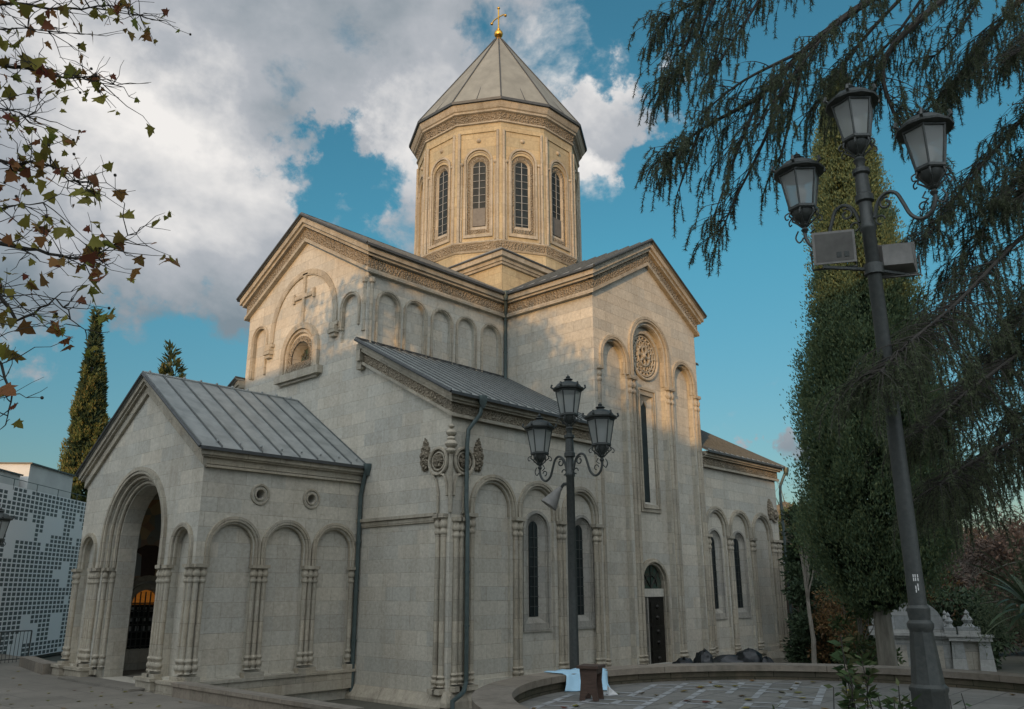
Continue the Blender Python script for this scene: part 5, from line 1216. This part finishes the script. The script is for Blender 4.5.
def build_cedar():
    rg = random.Random(21); TP_, TD = [], []; off = Vector((1.8, 16.9, 0))
    mb = MB().mat('bark'); mb.tube([Vector((-1.8, -16.6, -.3))+off, Vector((-1.8, -17.1, 5))+off, Vector((-1.75, -18.0, 12))+off, Vector((-1.75, -18.2, 19))+off, Vector((-1.75, -18.3, 22))+off], [.5, .4, .28, .12, .03], 12); mb.build('trunk', ced)
    bm_ = MB().mat('twig_bark')
    def spray(p, d, L_, droop, rad=.006):
        st = .03; n = max(3, int(L_/st)); p = Vector(p); d = Vector(d).normalized(); pts = [p.copy()]
        for i in range(n):
            d = (d+Vector((0, 0, -droop))).normalized(); p = p+d*st; pts.append(p.copy())
            m_ = 5 if i < n-1 else 8
            for _ in range(m_):
                q = Vector((rg.gauss(0, 1), rg.gauss(0, 1), rg.gauss(0, 1))).normalized()
                TP_.append(p+q*.004); TD.append(q*.8+d*.75)
        bm_.tube(pts[::4]+[pts[-1]], rad, 3)
    def at(pl_, s_):
        k = min(int(s_), len(pl_)-2); f = s_-k; return pl_[k].lerp(pl_[k+1], f), (pl_[k+1]-pl_[k]).normalized()
    for key, pts in CED.items():
        P = [Vector(q)+off for q in pts]; sm = []
        for i in range((len(P)-1)*6+1):
            t = i/6; k = min(int(t), len(P)-2); f = t-k; p0, p1, p2, p3 = P[max(k-1, 0)], P[k], P[k+1], P[min(k+2, len(P)-1)]
            sm.append(.5*((2*p1)+(p2-p0)*f+(2*p0-5*p1+4*p2-p3)*f*f+(3*p1-p0-3*p2+p3)*f**3))
        main = key in ('c1', 'c3', 'c5'); n = len(sm); r0 = .075 if main else (.02 if key[0] == 'd' else .028)
        bm_.tube(sm, [r0*(1-i/n)+.008 for i in range(n)], 7)
        total = sum((sm[i+1]-sm[i]).length for i in range(n-1)); dens = DENS.get(key, 1.0); cnt = int(total/.085*dens)
        for c in range(cnt):
            s_ = rg.uniform(.12 if main else .05, 1)**.8; p, d = at(sm, s_*(n-1)); f = s_
            side = rg.choice((-1, 1)); hd = Vector((d.x, d.y, 0)); hd = hd.normalized() if hd.length > .05 else Vector((1, 0, 0)); pr = Vector((-hd.y, hd.x, 0))*side
            dd = (hd*rg.uniform(.1, 1.1)+pr*rg.uniform(.3, 1.1)+Vector((0, 0, rg.uniform(-.55, .05)))).normalized()
            L2 = rg.uniform(.35, 1.15)*(1.15-.6*f)*(1.0 if dens < 1.5 else 1.15)
            q = p.copy(); dv = dd.copy(); steps = max(2, int(L2/.12)); path = [q.copy()]
            for i in range(steps):
                dv = (dv+Vector((rg.uniform(-.1, .1), rg.uniform(-.1, .1), -.10))).normalized(); q = q+dv*.12; path.append(q.copy())
                if rg.random() < .5: spray(q, dv*.5+Vector((rg.uniform(-.5, .5), rg.uniform(-.5, .5), -.6)), rg.uniform(.12, .38)*(1.7 if rg.random() < .18 else .9), .17)
            bm_.tube(path, [.006*(1-i/len(path))+.002 for i in range(len(path))], 4)
            spray(q, dv, rg.uniform(.2, .5), .14)
        spray(sm[-1], (sm[-1]-sm[-2]), .7, .12)
    bm_.build('branch', ced, smooth=0)
    leafmesh('foliage', np.array(TP_), np.array(TD), .056, .011, 'cedar_leaf', ced, tri=True)
    # darker far side of the crown
    lm = MB().mat('bark'); pc = []
    for k in range(120):
        z = 3.6+17*(k/120)+rg.uniform(-.3, .3); t = rg.uniform(0, 2*PI); L_ = (1-(z/23)**1.4)*4.8*rg.uniform(.75, 1.1)
        if R(85) < t < R(235): L_ *= .55
        zt_ = Vector((.03, -1.1*min(1, z/12)+.1, z)); tip = zt_+Vector((math.cos(t)*L_, math.sin(t)*L_, -.1*L_)); pts = limb(lm, zt_, tip, .05, .01, 5, 5, .03, rg)
        for q in range(int(6+L_*7)):
            f = rg.uniform(.22, 1)*4.99; i_ = int(f); p = pts[i_].lerp(pts[i_+1], f-i_); sd = Vector((-math.sin(t), math.cos(t), 0))*rg.gauss(0, .32)*(1.15-f/6); pc.append(list(p+sd+Vector((0, 0, -.12))))
    lm.build('inner_branch', ced, smooth=0); pc = np.array(pc); n = 190000; idx = RNG.integers(0, len(pc), n)
    C = pc[idx]+RNG.normal(size=(n, 3))*np.array([.17, .17, .14])-np.array([0, 0, 1])*(RNG.random((n, 1))**2*.55); D = RNG.normal(size=(n, 3))+np.array([0, 0, -.9])
    leafmesh('inner_foliage', C, D, .085, .018, 'cedar_leaf', ced)
build_cedar()

# ---- plane tree at the left
PLN = {
'p1': [(-19.22, -7.27, 6.6), (-18.6, -7.4, 7.2), (-16.11, -8.33, 8.32), (-15.24, -8.97, 8.76), (-14.77, -9.4, 8.68), (-14.33, -9.74, 8.62)],
'p2': [(-19.22, -7.27, 8.1), (-18.6, -7.2, 8.6), (-16.17, -7.82, 9.29), (-15.25, -8.46, 9.81), (-14.56, -8.94, 9.91), (-14.02, -9.32, 9.92)],
'p2b': [(-16.17, -7.82, 9.29), (-15.2, -8.8, 9.35), (-14.8, -9.2, 9.3)],
'p3': [(-19.22, -7.27, 5.6), (-18.4, -7.6, 6.2), (-15.91, -8.35, 7.13), (-15.09, -9.01, 7.67), (-14.7, -9.31, 7.65), (-14.33, -9.64, 7.33)],
'p3b': [(-15.91, -8.35, 7.13), (-15.3, -9.0, 8.2), (-14.9, -9.3, 8.15)],
'p4': [(-19.22, -7.27, 4.4), (-18.4, -7.8, 5.0), (-15.77, -8.88, 5.66), (-15.24, -9.48, 6.56), (-14.81, -9.8, 6.5), (-14.45, -10.12, 6.4), (-14.2, -10.32, 6.7)],
'p5': [(-19.22, -7.27, 4.8), (-18.4, -7.8, 5.3), (-15.89, -8.86, 6.44), (-15.16, -9.3, 6.33), (-14.82, -9.59, 5.83), (-14.59, -9.76, 6.05), (-14.34, -9.95, 5.76)],
'p6': [(-19.22, -7.27, 3.9), (-18.2, -8.2, 4.6), (-15.67, -9.4, 5.38), (-15.21, -9.9, 5.57), (-14.94, -10.08, 5.03), (-14.93, -10.08, 4.71)],
'p7': [(-15.77, -8.88, 5.66), (-15.2, -9.5, 6.9), (-14.85, -9.8, 7.0)],
'p8': [(-15.67, -9.4, 5.38), (-15.25, -9.7, 5.9), (-15.0, -9.9, 5.95)]}
LEAFC = {'p1': 34, 'p2': 34, 'p2b': 16, 'p3': 34, 'p3b': 22, 'p4': 26, 'p5': 12, 'p6': 14, 'p7': 14, 'p8': 10}
pt = thing('plane_tree', 'plane tree with brown autumn leaves reaching in from the left edge', 'tree', (-19.4, -7.3, 0))
def build_plane():
    rg = random.Random(4); off = Vector((19.4, 7.3, 0)); bm_ = MB().mat('twig_bark')
    mb = MB().mat('pale_bark'); mb.tube([(0, 0, -.3), (.1, 0, 3), (.2, .1, 6), (.3, 0, 9.5), (.5, .2, 14), (.4, .1, 18)], [.42, .34, .30, .22, .12, .03], 12)
    tips = []
    for k in range(34):
        z = rg.uniform(6, 16.5); t = rg.uniform(0, 2*PI); L_ = rg.uniform(2.5, 4.8)*(1-.4*(z-6)/10)
        q = Vector((.3+L_*math.cos(t), L_*math.sin(t), z+rg.uniform(.6, 2.2)))
        if q.x > 2.3 and q.z < 11: continue
        pts = limb(mb, (.3, 0, z), q, .09, .02, 6, 5, .05, rg)
        for j in range(7):
            i = rg.randint(2, 5); v = pts[i]; w = v+Vector((rg.uniform(-1, 1), rg.uniform(-1, 1), rg.uniform(-.2, 1)))*.9; limb(mb, v, w, .018, .006, 4, 3, .05, rg); tips.append((w, .5, 20)); tips.append(((v+w)/2, .5, 12))
    for k in range(60):
        c = Vector((3.0+rg.gauss(0, 1.5), .6+rg.gauss(0, 1.5), 15.9+rg.gauss(0, .9))) if k < 44 else Vector((5.0+rg.gauss(0, .7), -2.2+rg.gauss(0, 1.0), 14.6+rg.gauss(0, .5))); limb(mb, (.4, .1, c.z-3.0), c, .05, .012, 5, 5, .05, rg); tips.append((c, .36, 60))
    for k in range(16):
        c = Vector((1.6+rg.gauss(0, .9), 3.9+rg.gauss(0, 1.0), 16.0+rg.gauss(0, .55))); limb(mb, (.4, .1, c.z-3.0), c, .05, .012, 5, 5, .05, rg); tips.append((c, .36, 60))
    mb.build('trunk', pt)
    def leaf(c, size, out):
        # palmate leaf with five lobes
        d = Vector((rg.gauss(0, .7), rg.gauss(0, .7), -1.0+rg.uniform(-.2, .9))).normalized(); n_ = Vector((rg.gauss(0, 1), rg.gauss(0, 1), rg.gauss(0, .6))); s_ = d.cross(n_).normalized(); n_ = s_.cross(d)
        sh = [(0, 0), (.18, .02), (.50, -.02), (.36, .20), (.56, .42), (.30, .44), (.26, .62), (.0, .98), (-.26, .62), (-.30, .44), (-.56, .42), (-.36, .20), (-.50, -.02), (-.18, .02)]
        cu = rg.uniform(-.35, .35); out.add([c+(s_*x+d*y+n_*cu*x*x*1.5)*size for x, y in sh], [(0, 1, 3, 5, 7), (1, 2, 3), (3, 4, 5), (5, 6, 7), (0, 7, 9, 11, 13), (7, 8, 9), (9, 10, 11), (11, 12, 13)])
    lv = MB().mat('plane_leaf')
    for key, pts in PLN.items():
        P = [Vector(q)+off for q in pts]; sub = []
        for i in range(len(P)-1):
            for j in range(5): sub.append(P[i].lerp(P[i+1], j/5)+Vector((rg.uniform(-1, 1), rg.uniform(-1, 1), rg.uniform(-1, 1)))*.025)
        sub.append(P[-1]); n = len(sub); r0 = .05 if len(pts) > 4 else .014
        bm_.tube(sub, [r0*(1-i/n)**1.3+.0035 for i in range(n)], 6)
        st = 10 if len(pts) > 4 else 1
        for c in range(int(LEAFC[key]*2.4)):
            i = rg.randint(st, n-1); p = sub[i]
            q = p+Vector((rg.uniform(-.7, .7), rg.uniform(-.5, .3), rg.uniform(-.35, .45)))*rg.uniform(.3, 1.0)
            ptw = limb(bm_, p, q, .006, .0025, 4, 4, .07, rg)
            if rg.random() < .9:
                for _ in range(rg.choice((1, 1, 1, 2, 3))):
                    leaf(q+Vector((rg.uniform(-.05, .05), rg.uniform(-.05, .05), rg.uniform(-.06, .02))), rg.choice((.06, .07, .08, .10, .12, .14, .17))*rg.uniform(.85, 1.15), lv)
            if rg.random() < .4: limb(bm_, ptw[2], ptw[2]+Vector((rg.uniform(-.25, .25), rg.uniform(-.2, .2), rg.uniform(-.1, .3))), .004, .002, 4, 3, .05, rg)
            if rg.random() < .1: bm_.ball(q, .016, 6)
    cr = MB().mat('plane_crown_leaf')
    for (w, sp_, k) in tips:
        for _ in range(k): leaf(w+Vector((rg.gauss(0, sp_), rg.gauss(0, sp_), rg.gauss(0, sp_))), .22, cr)
    cr.build('crown', pt, smooth=0)
    bm_.build('branch', pt, smooth=0); lv.build('foliage', pt, smooth=0)
build_plane()

# ---- bushy trees of the garden behind
def bushy(name, label, x, y, z0, h, r, mat, n, ln, wd, cat='tree', trunk='bark', crown0=.3, bare=False, group=None, lumps=22, seed=0):
    rg = random.Random(seed+int(x*10)); root = thing(name, label, cat, (x, y, z0), 0, group)
    mb = MB().mat(trunk); tr = max(.03, h*.018); top = Vector((rg.uniform(-.3, .3), rg.uniform(-.3, .3), h*.8)); limb(mb, (0, 0, -.2), top, tr, tr*.3, 8, 6, .012, rg)
    cs = []
    for k in range(lumps):
        zf = rg.uniform(crown0, .95); t = rg.uniform(0, 2*PI); rr = r*math.sqrt(max(.05, 1-((zf-(crown0+.97)/2)/((.97-crown0)/2))**2*.8))*rg.uniform(.35, .92)
        c = Vector((rr*math.cos(t), rr*math.sin(t), zf*h)); cs.append(c); b0 = top*min(.95, (zf*.72))
        pts = limb(mb, b0, c, tr*.35, tr*.07, 5, 4, .05, rg)
        if bare:
            for j in range(9):
                v = pts[rg.randint(1, 4)]; w = v+Vector((rg.gauss(0, .3), rg.gauss(0, .3), rg.uniform(0, .5)))*r*.55; q2 = limb(mb, v, w, tr*.08, tr*.03, 3, 3, .06, rg)
                for _ in range(3): limb(mb, q2[2], q2[2]+Vector((rg.gauss(0, .3), rg.gauss(0, .3), rg.uniform(0, .4)))*r*.35, tr*.04, tr*.02, 3, 2, .05, rg)
    mb.build('trunk', root)
    if n:
        cs = np.array([list(c) for c in cs]); idx = RNG.integers(0, len(cs), n); q = RNG.normal(size=(n, 3)); q /= np.linalg.norm(q, axis=1, keepdims=True)
        C = cs[idx]+q*(r*.36*RNG.uniform(.3, 1.1, (n, 1)))*np.array([1, 1, .8]); leafmesh('crown', C, q+RNG.normal(size=(n, 3))*.6, ln, wd, mat, root)
    return root
bushy('evergreen_bush', 'dark green bush beside the east corner of the church', 13.0, -5.2, .4, 3.2, 1.2, 'dark_leaf', 9000, .16, .07, 'bush', crown0=.05)
bushy('evergreen_tree', 'dark evergreen tree just past the east corner of the church', 19.5, -3.0, .3, 6.4, 1.6, 'dark_leaf', 12000, .22, .09, crown0=.1)
bushy('sapling', 'thin pale straight trunk between the church corner and the big cypress', 11.2, -5.95, .3, 5.6, .7, 'shrub_leaf', 350, .14, .07, trunk='pale_bark', crown0=.75, lumps=8)
bushy('autumn_bush', 'reddish orange autumn bush left of the cypress trunk', 12.5, -6.6, .4, 2.9, 1.25, 'autumn_leaf', 5000, .12, .06, 'bush', crown0=.05, seed=1)
bushy('autumn_bush', 'taller green and orange leafy shrub touching the cypress trunk', 6.6, -9.4, .4, 3.2, .75, 'shrub_leaf', 2600, .13, .07, 'bush', crown0=.1, seed=2)
bushy('yellow_tree', 'yellow-leaved tree on the slope beyond the church corner', 36, 4.9, 2, 6.2, 2.4, 'gold_cypress_leaf', 7000, .3, .15, crown0=.25)
bushy('bare_tree', 'bare tree with fine upswept twigs above the yellow tree', 29.3, 2.1, .5, 9.6, 1.8, None, 0, 0, 0, bare=True, crown0=.55, lumps=18)
bushy('brown_tree', 'grey-brown leafless tree past the church corner', 24.5, -.6, .5, 6.3, 2.2, 'grey_twig_leaf', 7000, .2, .04, bare=True, crown0=.15)
for i, (x, y, h, r, mt, lb) in enumerate([
    (23.5, -7.6, 5.2, 2.2, 'grey_twig_leaf', 'grey-brown bare tree directly behind the domed tomb'),
    (25.5, -10.2, 5.4, 2.4, 'pink_leaf', 'rust pink autumn tree behind the stone pillars'),
    (31, -8.6, 7.0, 3.0, 'grey_twig_leaf', 'tall grey-brown bare tree behind the rust pink one'),
    (33, -12.0, 7.6, 3.0, 'pink_leaf', 'pinkish bare-topped tree at the right edge of the garden'),
    (22, -5.6, 4.6, 2.2, 'autumn_leaf', 'orange autumn tree seen between trunk and tomb'),
    (38, -4.0, 7.2, 3.4, 'grey_twig_leaf', 'distant grey tree behind the cypress'),
    (40, -15.0, 8.0, 3.4, 'grey_twig_leaf', 'distant grey tree at the far right')]):
    bushy('garden_tree', lb, x, y, gz(x, y)-.1, h, r, mt, 11000, .24, .05 if mt == 'grey_twig_leaf' else .12, bare=True, crown0=.12, seed=i, group='trees of the garden behind')
for i, (x, y, h, r, lb) in enumerate([(17, -9.2, 2.6, 1.5, 'dark evergreen hedge plant behind the tomb'), (19, -12.5, 3.0, 1.7, 'dark evergreen shrub right of the stone pillars'), (15.5, -6.9, 2.6, 1.3, 'low dark shrub behind the cypress trunk')]):
    bushy('evergreen_bush', lb, x, y, gz(x, y)-.1, h, r, 'dark_leaf', 8000, .18, .08, 'bush', crown0=.05, seed=30+i)
# far wooded rise
def far_woods():
    n = 60000; ang = RNG.uniform(R(-8), R(34), n); D = RNG.uniform(62, 130, n); x = -17+D*np.cos(ang); y = -18+D*np.sin(ang)
    zt = np.array([gz(a_, b_) for a_, b_ in zip(x, y)]); z = zt+RNG.random(n)**.7*(3.0+1.2*np.sin(ang*31)+1.0*np.sin(D*.31+ang*13))
    o = leafmesh('far_woods', np.stack([x, y, z], 1), RNG.normal(size=(n, 3))+np.array([0, 0, .5]), .9, .35, 'grey_twig_leaf'); tag(o, kind='stuff')
far_woods()
hs = thing('house', 'small pale distant house with a dark roof above the yellow tree', 'house', (46.5, 10.5, 5.2), .4)
mb = MB().mat('far_plaster'); mb.box(-3, 3, -2.2, 2.2, -3, 3.2); mb.build('wall', hs, smooth=0)
mb = MB().mat('roof_edge'); mb.prism([(-3.3, -2.6, 3.2), (3.3, -2.6, 3.2), (3.3, 2.6, 3.2), (-3.3, 2.6, 3.2)], [(-3.3, -.05, 4.4), (3.3, -.05, 4.4), (3.3, .05, 4.4), (-3.3, .05, 4.4)]); mb.build('roof', hs, smooth=0)

# ---- palm at the right edge
pm = thing('palm', 'short palm with arching grey-green fronds at the right edge behind the terrace', 'palm', (-1.5, -15.1, .2))
mb = MB().mat('bark'); mb.tube([(0, 0, -.3), (0, 0, 1.2), (.05, 0, 2.7)], [.16, .13, .1], 8); mb.build('trunk', pm)
lv = MB().mat('palm_leaf_green'); rg = random.Random(2)
for k in range(34):
    t = rg.uniform(0, 2*PI); e = rg.uniform(-.1, 1.3); d = Vector((math.cos(t)*math.cos(e), math.sin(t)*math.cos(e), math.sin(e))); p = Vector((.05, 0, 2.7)); L_ = rg.uniform(.8, 1.25); s_ = Vector((-math.sin(t), math.cos(t), 0)); vs = []; n = 7
    for i in range(n+1):
        w = .042*math.sin(PI*min(.97, (i+.5)/(n+.6)))**.7; vs += [p-s_*w, p+Vector((0, 0, -.012)), p+s_*w]; d = (d+Vector((0, 0, -.16))).normalized(); p = p+d*L_/n
    lv.add(vs, [f for i in range(n) for f in ((3*i, 3*i+1, 3*i+4, 3*i+3), (3*i+1, 3*i+2, 3*i+5, 3*i+4))])
lv.build('frond', pm, smooth=60)

# ---- shrubs in front of the terrace
def stem_shrub(label, x, y, z0, h, spread, stems, leaves, seed, ln=.09):
    rg = random.Random(seed); root = thing('leafy_shrub', label, 'shrub', (x, y, z0), 0, 'leafy shrubs in front of the terrace')
    mb = MB().mat('twig_bark'); C = []; D = []
    for k in range(stems):
        t = rg.uniform(0, 2*PI); q = Vector((math.cos(t)*spread*rg.uniform(.2, 1), math.sin(t)*spread*rg.uniform(.2, 1), h*rg.uniform(.6, 1))); pts = limb(mb, (0, 0, 0), q, .008, .003, 5, 6, .03, rg)
        for j in range(leaves):
            f = rg.uniform(.25, 1)*5.99; i = int(f); p = pts[i].lerp(pts[min(i+1, 6)], f-i); C.append(list(p)); a_ = rg.uniform(0, 2*PI); D.append([math.cos(a_), math.sin(a_), rg.uniform(-.3, .9)])
    mb.build('stem', root, smooth=0); leafmesh('foliage', C, D, ln, ln*.36, 'shrub_leaf', root); return root
for i, (x, y, h, sp_, st, lf, lb) in enumerate([
    (-11.16, -15.91, 1.45, .16, 7, 46, 'tallest leafy shrub rising in front of the terrace left of the near lamp'),
    (-11.33, -15.45, .85, .22, 6, 20, 'small leafy shrub at the bottom edge, leftmost of the foreground shrubs'),
    (-11.2, -15.70, .95, .2, 6, 24, 'small leafy shrub between the leftmost and the tallest foreground shrub'),
    (-11.0, -16.06, 1.0, .25, 10, 30, 'bushy low shrub right against the foot of the near lamp'),
    (-10.75, -16.5, .95, .14, 4, 16, 'thin shrub with upright leaves just right of the near lamp')]):
    stem_shrub(lb, x, y, gz(x, y)-.02, h+(1.72-gz(x, y)) if True else h, sp_, st, lf, 50+i)
n = 9000; cx_ = RNG.normal(0, .55, n)-10.9; cy_ = RNG.normal(0, .42, n)-17.5; zz = np.array([gz(a_, b_) for a_, b_ in zip(cx_, cy_)]); rr = np.exp(-((cx_+10.9)**2/.6+(cy_+17.5)**2/.35))
o = leafmesh('dry_grass', np.stack([cx_, cy_, zz+.75*rr*RNG.random(n)], 1), RNG.normal(size=(n, 3))*.7+np.array([0, 0, 1.0]), .13, .012, 'grey_twig_leaf'); tag(o, kind='stuff')

# ================================================================== ACROSS THE AVENUE (behind the camera)
ab = thing('avenue_building', 'long stone building across the avenue that shades the lower church', 'building', (-54, -30, 0))
mb = MB().mat('shade_wall'); mb.box(0, 6, -60, 21, 0, 18.7); mb.box(0, 5, 21.001, 62, 0, 12.5); mb.build('wall', ab, smooth=0)
mb = MB().mat('roof_edge'); mb.box(-.5, 6.5, -60.5, 21.5, 18.701, 19.1); mb.box(-.5, 5.5, 21.51, 62.5, 12.501, 12.9)
mb.build('roof', ab, smooth=0)
mb = MB().mat('dark_glass')
for k in range(30):
    for j in range(5): y = -57+k*2.3; z = 1.3+j*3.45; mb.box(6.001, 6.05, y, y+1.6, z, z+2.2)
mb.build('window', ab, smooth=0)
